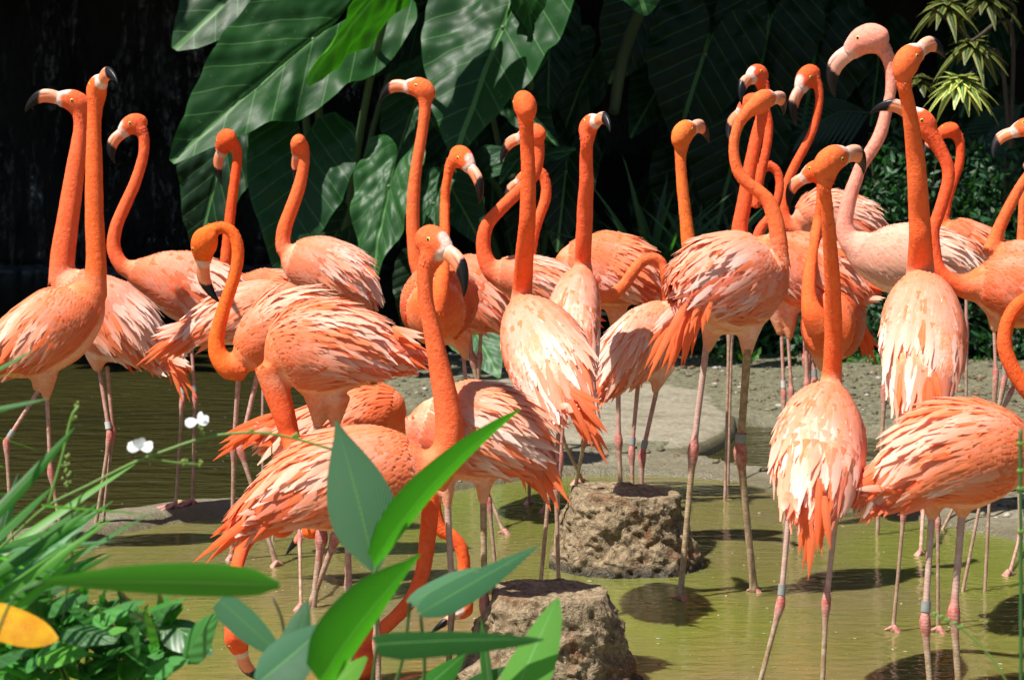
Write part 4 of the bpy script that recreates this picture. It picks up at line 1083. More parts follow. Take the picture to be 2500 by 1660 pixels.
bird('flamingo with smooth straight neck, pale back streaked with brown, above two grey leg rings', 6.2,
     G5.n([(1430,800,100),(1330,900,200),(1200,1030,260),(1050,1160,240),(920,1270,170),(830,1360,80)]),
     F3.n([(510,1760,62),(495,1660,56),(475,1560,49),(456,1400,43),(440,1250,40),(426,1100,38),(422,1000,38),(430,920,48),(442,870,60)]),
     (F3,436,856,590,755,1,-1,0.9), fit=dict(tip=(624,876),eye=(508,800)), legs=[(F6,1483,175,1455,470,1460,700,11,'b'),(F6,1578,165,1505,490,1500,700,12,'b')],
     thighs=[G5.n([(1300,1230,110),(1275,1340,62),(1245,1440,26)])],
     tails=[(G5,870,1280,775,1450,5,0.25,26),(G5,950,1350,790,1400,4,0.15,20,'pale')], pal='p', asp=0.8)
bird('large flamingo with loose ruffled feathers, snaking neck and mud-caked legs', 5.48,
     G6.n([(1290,470,85,.08),(1180,530,230,.06),(990,590,375,.02),(810,600,390,-.03),(650,600,290,-.08),(540,640,150,-.12)]),
     G6.n([(1290,480,60),(1275,380,62)])+F3.n([(1050,1540,56),(1030,1420,54),(990,1300,50),(925,1225,45),(850,1170,42),(792,1100,40),(765,1000,37),(764,900,35),(790,800,36),(840,725,44),(900,672,54)]),
     (F3,935,652,1112,572,1,-1,0.95), fit=dict(tip=(1115,700)), legs=[(F7,243,-20,182,465,118,1180,17,'vd'),(F7,438,30,405,475,473,1146,21,'vDb')],
     thighs=[G6.n([(760,900,110),(735,1010,68),(708,1130,28)]),G6.n([(1030,900,120),(1020,1040,70),(1015,1170,33)])],
     tails=[(G6,580,690,208,1300,5,0.16,34),(G6,600,700,290,1050,5,0.15,40,'pale'),(G6,600,760,440,1345,6,0.22,36),(G6,680,700,600,1060,5,0.25,36),(G6,700,450,420,740,5,0.15,34,'pale'),(G6,760,480,600,790,5,0.2,36,'pale')], pal='p')
bird('flamingo with thick neck behind the snaking one, black bill hanging at left', 6.6,
     G7.n([(110,640,100),(240,710,210),(400,800,290),(590,850,300),(770,900,235),(930,960,120)]),
     F3.n([(800,1600,70),(800,1450,53),(830,1290,50),(855,1130,46),(880,1000,44),(910,860,42),(940,740,39),(955,640,37),(952,560,41),(925,500,50)]),
     (F3,915,476,785,545,-1,1,0.9), fit=dict(tip=(790,692),eye=(925,447)), legs=[(F7,604,-80,614,195,620,700,9,'bp'),(F7,636,-60,650,180,650,700,9,'')],
     thighs=[G7.n([(290,1080,90),(310,1200,55),(326,1310,24)]),G7.n([(400,1080,90),(400,1240,52),(400,1350,24)])],
     tails=[(G7,930,930,1180,1015,6,0.25,28),(G7,920,1010,1130,1050,5,0.2,22,'pale')], pal='o')
bird('mostly hidden flamingo, white cheek and bill tip showing left of the snaking neck', 7.0,
     G6.n([(1150,370,60),(1050,430,130),(900,480,160),(750,500,120),(650,520,60)]),
     F3.n([(900,1320,35),(925,1150,33),(955,1020,32),(978,900,30),(985,790,29),(962,700,32),(905,645,42)]),
     (F3,868,655,725,770,-1,1,0.9), fit=dict(tip=(735,890)), legs=[(G6,900,600,880,900,870,1300,14,'')], pal='h')
bird('flamingo showing only its looped neck between two taller necks', 7.35,
     G6.n([(1080,330,60),(1000,400,130),(880,450,150),(760,480,100)]),
     F3.n([(890,1600,38),(930,1470,35),(1000,1375,33),(1040,1275,31),(1056,1180,30),(1040,1100,30),(990,1058,32),(930,1080,40)]),
     (F3,900,1110,830,1200,-1,1,0.85), legs=[(G6,920,600,900,900,890,1300,14,'')], pal='o')
bird('flamingo with slender bent neck and bowed head left of the palest one', 7.8,
     G7.n([(470,460,80),(580,400,165),(720,400,190),(880,430,180),(1010,475,115),(1090,510,50)]),
     F3.n([(1190,1480,50),(1110,1440,46),(1080,1360,37),(1085,1260,33),(1110,1150,32),(1160,1040,31),(1220,930,30),(1270,820,28),(1300,700,27),(1308,610,28),(1290,530,36),(1250,485,48)]),
     (F3,1235,490,1120,655,-1,1,0.95), fit=dict(tip=(1155,825),eye=(1210,513)), legs=[(G7,520,1250,528,1480,540,1600,24,''),(G7,700,1000,700,1300,700,1600,18,'')], pal='p')
bird('flamingo facing forward, mottled breast, head bowed left with black bill tip', 6.6,
     G7.n([(690,1240,190,-.12),(715,1230,225,-.04),(745,1210,232,.06),(780,1190,200,.16),(800,1180,150,.24),(810,1180,80,.32)]),
     G7.n([(650,1260,130,-.15),(580,1150,92,-.17),(553,1050,66,-.16),(548,920,56,-.14),(562,770,50,-.1),(588,600,46,-.06),(614,450,41),(638,300,39),(648,180,42),(640,110,50)]),
     (F3,1300,1088,1125,1150,-1,1,0.9), fit=dict(tip=(1128,1345),eye=(1270,1092)), legs=[(F7,722,-60,725,150,700,560,11,''),(F7,755,-60,762,130,640,700,10,'b')],
     thighs=[G7.n([(620,1350,110,-.05),(640,1500,60,-.05),(650,1580,30,-.03)])], tails=[(G7,950,1270,1060,1550,6,0.4,24)], pal='h', asp=1.28, ref='end')
bird('flamingo seen from behind at right of centre, white-streaked back, slim upright neck', 4.5,
     F7.n([(840,150,50,.2),(830,225,115,.17),(805,330,190,.1),(790,450,220,.03),(780,560,203,-.05),(770,660,148,-.1),(760,740,75,-.13)]),
     F7.n([(838,190,62,.2),(845,110,50,.2)])+G7.n([(732,1440,73,.18),(736,1250,71,.16),(734,1050,67,.13),(726,850,64,.1),(711,650,59,.07),(695,450,54,.04),(683,300,52,.02),(668,190,56)])+F4.n([(312,1090,74)]),
     (F4,325,1035,568,925,1,1,0.88), fit=dict(tip=(603,1072),eye=(420,995)), legs=[(F7,640,770,600,1200,490,1620,15,'bd'),(F7,862,800,818,1190,798,1620,15,'d')],
     thighs=[F7.n([(665,600,75),(650,700,40),(640,775,17)]),F7.n([(860,600,75),(866,720,40),(862,805,17)])],
     tails=[(F7,760,660,740,1040,9,0.30,30),(F7,640,680,650,780,4,0.4,18,'pale')], pal='p', asp=0.8)
bird('round-bodied flamingo at the lower right with tail to the left, grey ring on leg', 4.45,
     F7.n([(1790,540,100),(1700,510,190),(1560,490,255),(1400,500,262),(1250,550,195),(1120,600,120),(1010,630,65)]),
     F7.n([(1760,540,110),(1860,600,70),(1930,750,55),(1930,950,50),(1900,1150,50)]),
     (F7,1890,1190,1800,1330,-1,1,0.95), legs=[(F7,1322,795,1290,1290,1318,1640,18,'bd'),(F7,1466,785,1428,1245,1455,1640,20,'d')],
     thighs=[F7.n([(1330,660,90),(1328,730,56),(1322,805,19)]),F7.n([(1480,640,100),(1474,720,60),(1466,795,21)])],
     tails=[(F7,1090,590,865,725,6,0.22,30),(F7,1090,640,905,650,5,0.2,26,'pale')], pal='o')
bird('pale pink flamingo, the lightest of the flock, with arched neck and bowed head', 6.4,
     G7.n([(880,620,100),(1000,690,175),(1150,725,250),(1350,745,290),(1550,765,250),(1700,790,150),(1800,810,70)]),
     G7.n([(940,640,140),(850,570,86),(822,470,68),(840,350,62),(870,230,58),(910,120,54),(948,20,50)])+F4.n([(640,880,44),(688,720,40),(715,600,37),(722,490,39),(710,400,43),(680,330,50),(630,275,64)]),
     (F4,575,248,317,400,-1,1,1.05), fit=dict(tip=(383,592),eye=(483,257)), legs=[(G8,500,700,500,1100,480,1500,18,''),(F7,1280,600,1282,740,1268,972,11,'v')], pal='k', dens=1.05)
bird('vivid orange flamingo seen from behind, raised head with black bill pointing right', 5.1,
     G8.n([(775,230,75,.2),(790,320,185,.17),(800,450,270,.12),(800,620,325,.04),(800,800,325,-.04),(800,980,280,-.1),(800,1120,210,-.14),(800,1230,110,-.17)]),
     G8.n([(775,290,125,.2),(775,180,108,.2),(775,60,98,.17)])+F4.n([(906,1500,74,.14),(900,1380,70,.13),(890,1200,66,.1),(875,1000,61,.08),(850,800,52,.05),(825,650,48,.03),(806,560,47),(798,480,60)]),
     (F4,818,400,1020,215,1,1,0.95), fit=dict(tip=(1122,325),eye=(890,340)), legs=[(F7,1200,500,1190,755,1137,1335,11,'v'),(F7,1352,640,1352,800,1352,1340,10,'v')],
     tails=[(G8,830,1000,840,1300,7,0.3,34)], thighs=[G8.n([(600,1100,110),(610,1220,60),(620,1300,35)])], pal='p', asp=0.8)
bird('flamingo with horizontal black bill passing behind the vivid upright neck', 5.6,
     G8.n([(1190,290,125),(1330,310,225),(1500,340,290),(1680,380,250),(1850,420,120)]),
     G8.n([(1250,300,150),(1150,312,112),(1050,292,78),(960,240,64),(905,160,56),(890,70,50)])+F4.n([(985,1480,45),(1012,1400,42),(1052,1280,42),(1085,1150,42),(1080,1060,43),(1040,970,46),(985,880,54),(930,810,64)]),
     (F4,928,788,722,635,-1,1,0.95), fit=dict(tip=(592,715),eye=(905,762)), legs=[(G8,1340,620,1352,970,1338,1250,16,''),(G8,1430,640,1420,1010,1370,1265,16,'b')],
     thighs=[G8.n([(1380,480,120),(1350,590,60),(1340,660,24)])], pal='h')
bird('flamingo with rounded head and dark speck, curved neck right of the vivid one', 7.2,
     F4.n([(1050,1450,50),(1120,1500,110),(1220,1540,130),(1330,1580,90)]),
     F4.n([(1060,1420,30),(1085,1280,28),(1120,1160,29),(1155,1050,31),(1162,950,31),(1150,880,36),(1110,835,48)]),
     (F4,1085,830,940,910,-1,1,0.9), fit=dict(tip=(935,1000),eye=(1012,822)), legs=[(F4,1200,1650,1200,2100,1200,2600,12,'')], pal='h')
bird('flamingo at the right edge, bill entering from the right with black tip down', 6.5,
     F4.n([(1380,1640,90),(1500,1680,150),(1650,1720,150),(1800,1750,80)]),
     F4.n([(1360,1600,60),(1400,1480,44),(1470,1330,39),(1540,1200,36),(1612,1090,34),(1660,980,33),(1655,880,40),(1620,820,56)]),
     (F4,1600,812,1386,860,-1,1,0.95), fit=dict(tip=(1372,1012),eye=(1568,785)), legs=[(G8,1490,1000,1480,1100,1400,1260,14,''),(F7,1742,700,1745,880,1692,1068,9,'v')], pal='o')
bird('flamingo at the right edge showing only a strip of its neck', 6.9,
     F4.n([(1600,1640,80),(1700,1700,120),(1850,1750,80)]),
     F4.n([(1556,1600,40),(1556,1420,30),(1566,1250,29),(1600,1100,29),(1650,1000,35)]),
     (F4,1670,980,1600,1060,-1,1,0.9), legs=[(F4,1720,1800,1720,2200,1720,2600,12,'')], pal='p')
bird('flamingo at the right edge with a deep orange U-shaped neck', 4.9,
     G8.n([(1700,1230,120),(1850,1260,250),(2000,1300,250),(2150,1350,150)]),
     G8.n([(1740,1250,130),(1660,1170,78),(1570,1080,66),(1475,930,62),(1422,780,61),(1428,640,59),(1480,510,60),(1560,430,62),(1680,380,62),(1780,420,64)]),
     (G8,1830,480,1950,640,1,1,0.95), legs=[(G8,1950,1500,1950,2100,1950,2700,24,'')], pal='h')
bird('feeding flamingo with looped neck and lowered head beside the nearer boulder', 5.05,
     F6.n([(480,380,60),(560,380,110),(680,390,130),(800,420,90)]),
     F6.n([(500,420,60),(500,560,48),(500,700,40),(535,840,36),(590,875,34),(635,930,33),(652,1000,32),(652,1080,33),(662,1170,38),(650,1240,48)]),
     (F6,648,1235,560,1290,-1,1,0.85), fit=dict(tip=(505,1325),eye=(632,1258)), legs=[(F6,760,560,770,700,800,1000,10,'')], pal='h')

for i_, b_ in enumerate(BIRDS):
    build_bird(b_, i_)
bpy.data.objects.remove(remesh_tmp)
def grid(nx_, ny_):
    i = np.arange(ny_ - 1)[:, None] * nx_ + np.arange(nx_ - 1)[None]
    return np.stack([i, i + 1, i + nx_ + 1, i + nx_], -1).reshape(-1, 4)
# ------------------------------------------------------------------ the pond's surface, with rings where the legs stand in it
xg = np.unique(np.concatenate([np.linspace(-30, -2.3, 12), np.arange(-2.3, 2.5, 0.011), np.linspace(2.5, 30, 12)]))
clx = np.array(cl); order_ = np.argsort(clx[:, 0]); yc_ = np.interp(xg, clx[order_, 0], clx[order_, 1])
tg = np.concatenate([np.linspace(-8, 3.9, 8)[:-1], [3.9]]); nin = 420
Yg = np.vstack([np.tile(tg[:, None], (1, len(xg))), 3.9 + (yc_ - 3.9)[None] * np.linspace(0, 1, nin + 1)[1:, None]])
Xg = np.tile(xg, (len(Yg), 1)); Zg = np.zeros_like(Xg)
rng = np.random.default_rng(4)
for (ex_, ey_) in ENTRY:
    ax_ = (xg > ex_ - 0.45) & (xg < ex_ + 0.45)
    rr_ = np.hypot(Xg[:, ax_] - ex_, Yg[:, ax_] - ey_); kk_ = 2 * math.pi / rng.uniform(0.028, 0.05)
    Zg[:, ax_] += 0.0011 * rng.uniform(0.5, 1.2) * np.cos(kk_ * rr_ + rng.uniform(0, 6)) * np.exp(-rr_ / 0.11) * (rr_ < 0.45)
Zg += 0.0007 * fbm(np.stack([Xg * 5, Yg * 9, Xg * 0], -1), 61, 3) * (np.abs(Xg) < 3)
Zg[-1] = 0
me = new_mesh('pond_water', np.stack([Xg, Yg, Zg], -1).reshape(-1, 3), grid(len(xg), len(Yg)))
tag(obj('pond_water', me, M['pond']), kind='structure')
G = Geo()
for k in range(420):
    x = rng.uniform(-1.6, 1.9); y = rng.uniform(4.0, 6.7); s_ = rng.uniform(0.0012, 0.0035) * (2.2 if k % 17 == 0 else 1)
    a_ = rng.uniform(0, 6.28); R_ = np.array([(math.cos(a_), -math.sin(a_), 0), (math.sin(a_), math.cos(a_), 0), (0, 0, 1)])
    G.add((ico_v * s_ * (rng.uniform(1, 2.6), 1, 0.35)) @ R_.T + (x, y, 0.0012), ico_f, [(0.45, 0.44, 0.30), (0.30, 0.26, 0.12), (0.70, 0.42, 0.30), (0.35, 0.38, 0.10)][k % 4])
tag(obj('floating_specks', G.mesh('floating_specks'), M['pebble']), 'down, dust and leaf specks floating on the green pond', 'debris', kind='stuff')
# ------------------------------------------------------------------ behind the pond: cliff, waterfall, bank, plants, an unseen tree added to shade them
u, w = np.meshgrid(np.linspace(-24, 24, 240), np.linspace(-0.6, 11, 70))
Pc = np.stack([u.ravel(), np.zeros(u.size), w.ravel()], 1)
yy = 22.0 + 1.2 * fbm(Pc * np.array([0.35, 1, 0.25]), 3, 4) + 0.35 * fbm(Pc * np.array([1.7, 1, 0.7]), 4, 3) + np.where(np.abs(Pc[:, 0]) > 9, -(np.abs(Pc[:, 0]) - 9) * 0.7, 0)
tag(obj('cliff', new_mesh('cliff', np.column_stack([Pc[:, 0], yy, Pc[:, 2]]), grid(240, 70)), M['cliff']), 'wet rock face behind the leaves, deep shade put into its black colour', 'cliff')
u, w = np.meshgrid(np.linspace(-6.6, -0.9, 120), np.linspace(0.0, 9.0, 90))
Pf = np.stack([u.ravel(), np.zeros(u.size), w.ravel()], 1)
yf = 20.3 + 0.25 * fbm(Pf * np.array([1.2, 1, 0.15]), 9, 3) - 0.25 * np.clip(1 - Pf[:, 2] / 1.5, 0, 1)
tag(obj('waterfall', new_mesh('waterfall', np.column_stack([Pf[:, 0], yf, Pf[:, 2]]), grid(120, 90)), M['fall']), 'thin dark veil of water falling down the black rock at upper left', 'waterfall')
rng = np.random.default_rng(9)
G = Geo()
for k in range(900):
    x = rng.uniform(-6.4, -1.2); y = 19.7 + rng.normal(0, 0.25); s_ = rng.uniform(0.02, 0.07)
    G.add(ico_v * s_ * rng.uniform(0.7, 1.3, (12, 1)) * (1.6, 1, 0.35) + (x, y, 0.005), ico_f, (0.10, 0.12, 0.15))
t = NT('foam'); t.bsdf(t.attr(), 0.6); M['foam'] = t.m
tag(obj('foam', G.mesh('foam'), M['foam']), 'pale foam where the waterfall meets the river', 'foam', kind='stuff')
# dark soil bank under the plants
u, w = np.meshgrid(np.linspace(-1.3, 16, 150), np.linspace(11.0, 24, 90))
Pb = np.stack([u.ravel(), w.ravel(), np.zeros(u.size)], 1)
edge = np.clip((Pb[:, 0] + 1.15 - 0.12 * (Pb[:, 1] - 11)) / 0.6, 0, 1)
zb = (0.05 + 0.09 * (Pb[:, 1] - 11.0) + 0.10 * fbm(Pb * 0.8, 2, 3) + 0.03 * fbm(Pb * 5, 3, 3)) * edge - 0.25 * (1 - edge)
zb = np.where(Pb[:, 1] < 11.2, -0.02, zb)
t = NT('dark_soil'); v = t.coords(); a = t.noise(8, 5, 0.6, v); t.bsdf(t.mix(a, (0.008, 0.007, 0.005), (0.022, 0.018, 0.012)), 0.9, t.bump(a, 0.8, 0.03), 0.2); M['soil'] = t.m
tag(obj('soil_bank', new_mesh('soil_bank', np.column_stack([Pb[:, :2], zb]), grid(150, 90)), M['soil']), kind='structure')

def dpt(x, y, d): return at(x / 0.9444, y / 0.9444, d)
DS = 1.0 / 0.9444 / F_PX      # metres per shown pixel per metre of distance

ANG = np.radians([0, 14, 32, 55, 80, 105, 130, 150, 165, 175, 180]); RAD = np.array([1.0, 0.80, 0.66, 0.60, 0.58, 0.62, 0.66, 0.62, 0.46, 0.22, 0.10])
def ear(parent, off, J, Tp, W, d, dt=0.0, nh=(0, -1, 0.4), col=(0.030, 0.095, 0.030), fold=0.25, droop=0.5, wave=0.03, seed=0, stalk=None, sc=0.06):
    """a heart-shaped leaf: J where the stalk meets the blade, Tp its tip, W its width (shown pixels), d metres away"""
    rg = np.random.default_rng(seed + 400)
    j = dpt(*J, d); tp = dpt(*Tp, d + dt); L = np.linalg.norm(tp - j); Ld = (tp - j) / L
    N = np.array(nh, float); N = nrm(N - Ld * (N @ Ld)); Wd = np.cross(Ld, N); Wm = W * DS * d
    na, nr_ = 112, 26
    a = np.linspace(-math.pi, math.pi, na); rr = np.linspace(0, 1, nr_)
    Ra = np.interp(np.abs(a), ANG, RAD)
    A, R = np.meshgrid(a, rr); Rr = R * np.interp(np.abs(A), ANG, RAD)
    along = Rr * np.cos(A); lat = Rr * np.sin(A)
    latn = lat / 0.60 * 0.5                                       # -0.5..0.5
    ph = (along - np.abs(latn) * 1.1) * 5 * 2 * math.pi
    h = -0.0032 * np.cos(ph) * (0.6 + 0.8 * fbm(np.stack([along * 3 + seed, lat * 3, lat * 0], -1), seed + 5, 2)) * np.clip(R * 3, 0, 1) * np.clip(np.abs(latn) * 6, 0, 1) * L
    h = h + fold * np.abs(latn) * Wm * 0.8 - 0.02 * L * np.exp(-(latn / 0.02) ** 2)
    h = h - droop * (along ** 2) * L * 0.5 * np.where(along > 0, 1, 0.6)
    P_ = np.stack([along * 4 + seed, lat * 4, np.zeros_like(lat)], -1)
    h = h + wave * L * R ** 3 * (np.sin(A * 9 + seed) * 0.6 + fbm(np.stack([np.cos(A) * 3 + seed, np.sin(A) * 3, R * 0], -1), seed, 2) * 1.6) + 0.035 * L * fbm(P_ * 1.3, seed, 3)
    rip = 1 + 0.03 * R ** 4 * fbm(np.stack([A * 5, A * 0 + seed, A * 0], -1), seed + 3, 3)
    V = j + Ld * (along * rip * L)[..., None] + Wd * (latn * rip * Wm)[..., None] + N * h[..., None]
    uv = np.stack([0.5 + latn, along * 1.0], -1)
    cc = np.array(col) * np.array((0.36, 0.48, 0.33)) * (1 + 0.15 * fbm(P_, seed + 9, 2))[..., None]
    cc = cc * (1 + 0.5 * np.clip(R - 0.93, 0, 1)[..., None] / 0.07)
    o = obj('leaf', new_mesh('leaf', V.reshape(-1, 3) - off, grid(na, nr_), cc.reshape(-1, 3), uv.reshape(-1, 2)), M['ear'], parent)
    if stalk is not None:
        b = np.array(stalk); m1 = j * 0.55 + b * 0.45 + np.array((0, 0.1, 0.22)); r0 = 0.009 + 0.010 * L
        A2 = spline([(*b, r0 * 1.6), (*m1, r0 * 1.25), (*(j + (m1 - j) * 0.15), r0), (*j, r0 * 0.8)], 0.04)
        v_, f_, u_ = tube(A2[:, :3], A2[:, 3], A2[:, 3], np.array((0.3, -1, 0.1)), 10)
        obj('leaf_stalk', new_mesh('leaf_stalk', v_ - off, f_, np.tile((0.07, 0.13, 0.05), (len(v_), 1))), M['stem'], parent)
    return o
def plant(name, loc, label, cat, group=None): return empty(name, tuple(loc), label, cat, group)
EG = 'elephant ear plants against the dark rock'
# A: the huge leaf at upper left
b = np.array((-1.0, 11.6, 0.0)); p = plant('elephant_ear_plant', b, 'elephant ear plant with one huge leaf pointing down left beside the waterfall', 'elephant ear plant', EG)
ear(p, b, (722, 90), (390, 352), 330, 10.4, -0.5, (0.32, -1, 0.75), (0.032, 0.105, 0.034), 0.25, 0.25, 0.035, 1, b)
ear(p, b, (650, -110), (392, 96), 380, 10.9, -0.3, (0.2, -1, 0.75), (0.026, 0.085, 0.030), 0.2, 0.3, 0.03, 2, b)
ear(p, b, (915, -70), (686, 192), 250, 9.9, -0.3, (-0.45, 0.6, 0.9), (0.11, 0.36, 0.020), -0.2, 0.15, 0.03, 3, b)  # sunlight through the blade is put into its bright green
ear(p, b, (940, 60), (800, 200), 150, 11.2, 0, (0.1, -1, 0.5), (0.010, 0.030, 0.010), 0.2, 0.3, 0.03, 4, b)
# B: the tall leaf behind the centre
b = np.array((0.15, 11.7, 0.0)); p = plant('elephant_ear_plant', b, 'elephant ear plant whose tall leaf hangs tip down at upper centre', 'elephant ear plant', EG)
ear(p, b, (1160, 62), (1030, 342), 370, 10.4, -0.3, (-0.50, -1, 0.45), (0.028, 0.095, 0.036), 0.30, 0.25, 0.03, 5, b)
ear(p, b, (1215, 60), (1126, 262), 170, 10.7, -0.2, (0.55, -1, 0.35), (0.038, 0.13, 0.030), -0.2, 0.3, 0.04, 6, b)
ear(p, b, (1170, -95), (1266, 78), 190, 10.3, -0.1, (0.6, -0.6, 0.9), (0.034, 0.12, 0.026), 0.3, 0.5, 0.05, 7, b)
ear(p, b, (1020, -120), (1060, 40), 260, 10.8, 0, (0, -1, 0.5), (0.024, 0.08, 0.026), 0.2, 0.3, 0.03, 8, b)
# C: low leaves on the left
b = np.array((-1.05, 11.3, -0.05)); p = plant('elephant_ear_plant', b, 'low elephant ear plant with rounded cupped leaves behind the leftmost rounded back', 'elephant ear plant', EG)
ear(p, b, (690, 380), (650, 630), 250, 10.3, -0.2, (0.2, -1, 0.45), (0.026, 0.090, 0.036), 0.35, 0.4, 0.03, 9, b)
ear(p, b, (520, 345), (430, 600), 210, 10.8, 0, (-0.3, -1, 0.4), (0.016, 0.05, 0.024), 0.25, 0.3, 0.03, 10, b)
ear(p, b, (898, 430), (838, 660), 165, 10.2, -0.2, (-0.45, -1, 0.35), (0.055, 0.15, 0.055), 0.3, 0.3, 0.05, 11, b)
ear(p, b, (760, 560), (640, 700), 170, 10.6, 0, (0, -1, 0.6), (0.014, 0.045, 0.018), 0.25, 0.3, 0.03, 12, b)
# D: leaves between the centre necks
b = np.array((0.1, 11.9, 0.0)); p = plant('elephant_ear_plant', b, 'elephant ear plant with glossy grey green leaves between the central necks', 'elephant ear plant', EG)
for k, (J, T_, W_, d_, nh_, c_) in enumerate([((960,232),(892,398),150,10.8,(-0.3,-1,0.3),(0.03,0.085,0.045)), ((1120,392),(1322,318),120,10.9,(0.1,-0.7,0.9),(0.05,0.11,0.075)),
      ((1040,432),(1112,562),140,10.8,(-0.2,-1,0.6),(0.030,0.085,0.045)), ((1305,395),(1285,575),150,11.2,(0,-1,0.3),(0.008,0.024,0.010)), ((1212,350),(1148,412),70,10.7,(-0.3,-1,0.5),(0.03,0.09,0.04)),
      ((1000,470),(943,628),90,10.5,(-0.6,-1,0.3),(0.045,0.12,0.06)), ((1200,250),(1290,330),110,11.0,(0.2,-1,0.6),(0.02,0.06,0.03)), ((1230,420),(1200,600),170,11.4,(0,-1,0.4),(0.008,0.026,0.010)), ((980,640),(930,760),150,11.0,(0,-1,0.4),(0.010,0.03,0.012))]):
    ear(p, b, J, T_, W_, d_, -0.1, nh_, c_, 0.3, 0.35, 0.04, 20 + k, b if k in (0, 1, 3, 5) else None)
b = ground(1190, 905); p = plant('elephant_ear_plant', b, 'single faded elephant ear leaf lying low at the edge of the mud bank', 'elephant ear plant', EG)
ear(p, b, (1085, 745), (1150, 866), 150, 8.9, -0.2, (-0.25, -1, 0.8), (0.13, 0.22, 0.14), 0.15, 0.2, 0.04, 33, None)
# E: leaves on the right, the dark around them put into their colour
b = np.array((1.5, 12.8, 0.1)); p = plant('elephant_ear_plant', b, 'elephant ear plant coloured dark as in deep shade right of centre, thick pale stalk', 'elephant ear plant', EG)
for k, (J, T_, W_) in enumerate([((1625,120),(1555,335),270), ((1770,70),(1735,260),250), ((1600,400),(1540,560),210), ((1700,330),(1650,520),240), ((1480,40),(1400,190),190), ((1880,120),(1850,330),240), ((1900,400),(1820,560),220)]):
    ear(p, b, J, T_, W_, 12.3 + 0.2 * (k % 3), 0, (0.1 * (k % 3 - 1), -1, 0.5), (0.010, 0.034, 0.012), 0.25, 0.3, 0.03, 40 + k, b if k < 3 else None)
ear(p, b, (1440, -100), (1500, 18), 330, 10.2, -0.1, (0.1, -0.8, 0.9), (0.035, 0.12, 0.035), 0.2, 0.4, 0.05, 50, None)  # top leaf in the sun, its light put into a brighter green
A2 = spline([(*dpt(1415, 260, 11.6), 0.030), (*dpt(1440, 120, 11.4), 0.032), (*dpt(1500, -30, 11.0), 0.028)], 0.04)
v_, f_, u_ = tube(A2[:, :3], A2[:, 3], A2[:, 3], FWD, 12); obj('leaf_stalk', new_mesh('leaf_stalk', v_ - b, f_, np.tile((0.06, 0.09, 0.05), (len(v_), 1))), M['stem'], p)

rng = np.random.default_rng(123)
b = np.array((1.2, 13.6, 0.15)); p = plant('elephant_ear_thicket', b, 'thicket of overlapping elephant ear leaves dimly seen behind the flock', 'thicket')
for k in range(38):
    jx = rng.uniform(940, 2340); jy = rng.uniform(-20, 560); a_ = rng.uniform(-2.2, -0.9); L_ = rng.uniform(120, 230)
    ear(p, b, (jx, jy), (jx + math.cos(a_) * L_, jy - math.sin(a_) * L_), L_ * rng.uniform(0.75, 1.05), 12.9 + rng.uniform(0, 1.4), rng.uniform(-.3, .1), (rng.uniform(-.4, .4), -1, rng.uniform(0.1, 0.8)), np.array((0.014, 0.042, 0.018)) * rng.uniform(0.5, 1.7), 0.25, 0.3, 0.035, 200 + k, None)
LAN = [0.25, 0.7, 0.95, 1.0, 0.98, 0.9, 0.76, 0.55, 0.30, 0.06]
OVA = [0.35, 0.85, 1.0, 0.98, 0.85, 0.66, 0.42, 0.12]
STR = [0.9, 1.0, 1.0, 0.97, 0.9, 0.78, 0.6, 0.36, 0.06]
def blade(parent, off, base, tip, width, nor, bend, col, mat, rows=18, prof=LAN, hook=0.0, name='leaf', col2=None):
    base = np.array(base, float); tip = np.array(tip, float); L = np.linalg.norm(tip - base); dv = (tip - base) / L
    n_ = np.array(nor, float); n_ = nrm(n_ - dv * (n_ @ dv)); side = nrm(np.cross(dv, n_))
    # aim so that the bent blade still ends at the tip
    dv2 = nrm(dv * L + n_ * (L * L * bend * 0.5) - side * (hook * L)); 
    n2 = nrm(n_ - dv2 * (n_ @ dv2))
    v_, f_, c_, u_ = feathers(base[None], dv2[None], n2[None], [L], [width], [bend], np.array(col)[None], np.array(col2 if col2 is not None else col)[None], rows, prof=prof, hook=[hook])
    return obj(name, new_mesh(name, v_ - off, f_, c_, u_), mat, parent)
# dark strap-leaved tufts
rng = np.random.default_rng(21)
for (bx, by, n_, hgt, lab) in [(1500, 640, 26, 250, 'dark tuft of long narrow leaves behind the stooping neck loop'), (1610, 650, 22, 200, 'narrow-leaved tuft in deep shade left of the snaking neck'), (1705, 620, 16, 190, 'narrow-leaved tuft in deep shade right of a slim vertical neck')]:
    d_ = 11.3; b = dpt(bx, by, d_); p = plant('grass_tuft', b, lab, 'grass tuft', 'narrow-leaved tufts in the shade')
    for k in range(n_):
        a_ = rng.uniform(-1.25, 1.25); L_ = hgt * rng.uniform(0.6, 1.1)
        blade(p, b, dpt(bx + rng.normal(0, 8), by, d_), dpt(bx + math.sin(a_) * L_, by - math.cos(a_) * L_, d_ - rng.uniform(-0.2, 0.4)), rng.uniform(0.022, 0.04), (rng.normal(0, .3), -1, 0.6), rng.uniform(0.5, 2.0), (0.014, 0.065 * rng.uniform(0.7, 1.4), 0.022), M['strap'], 10, STR, rng.normal(0, .1))
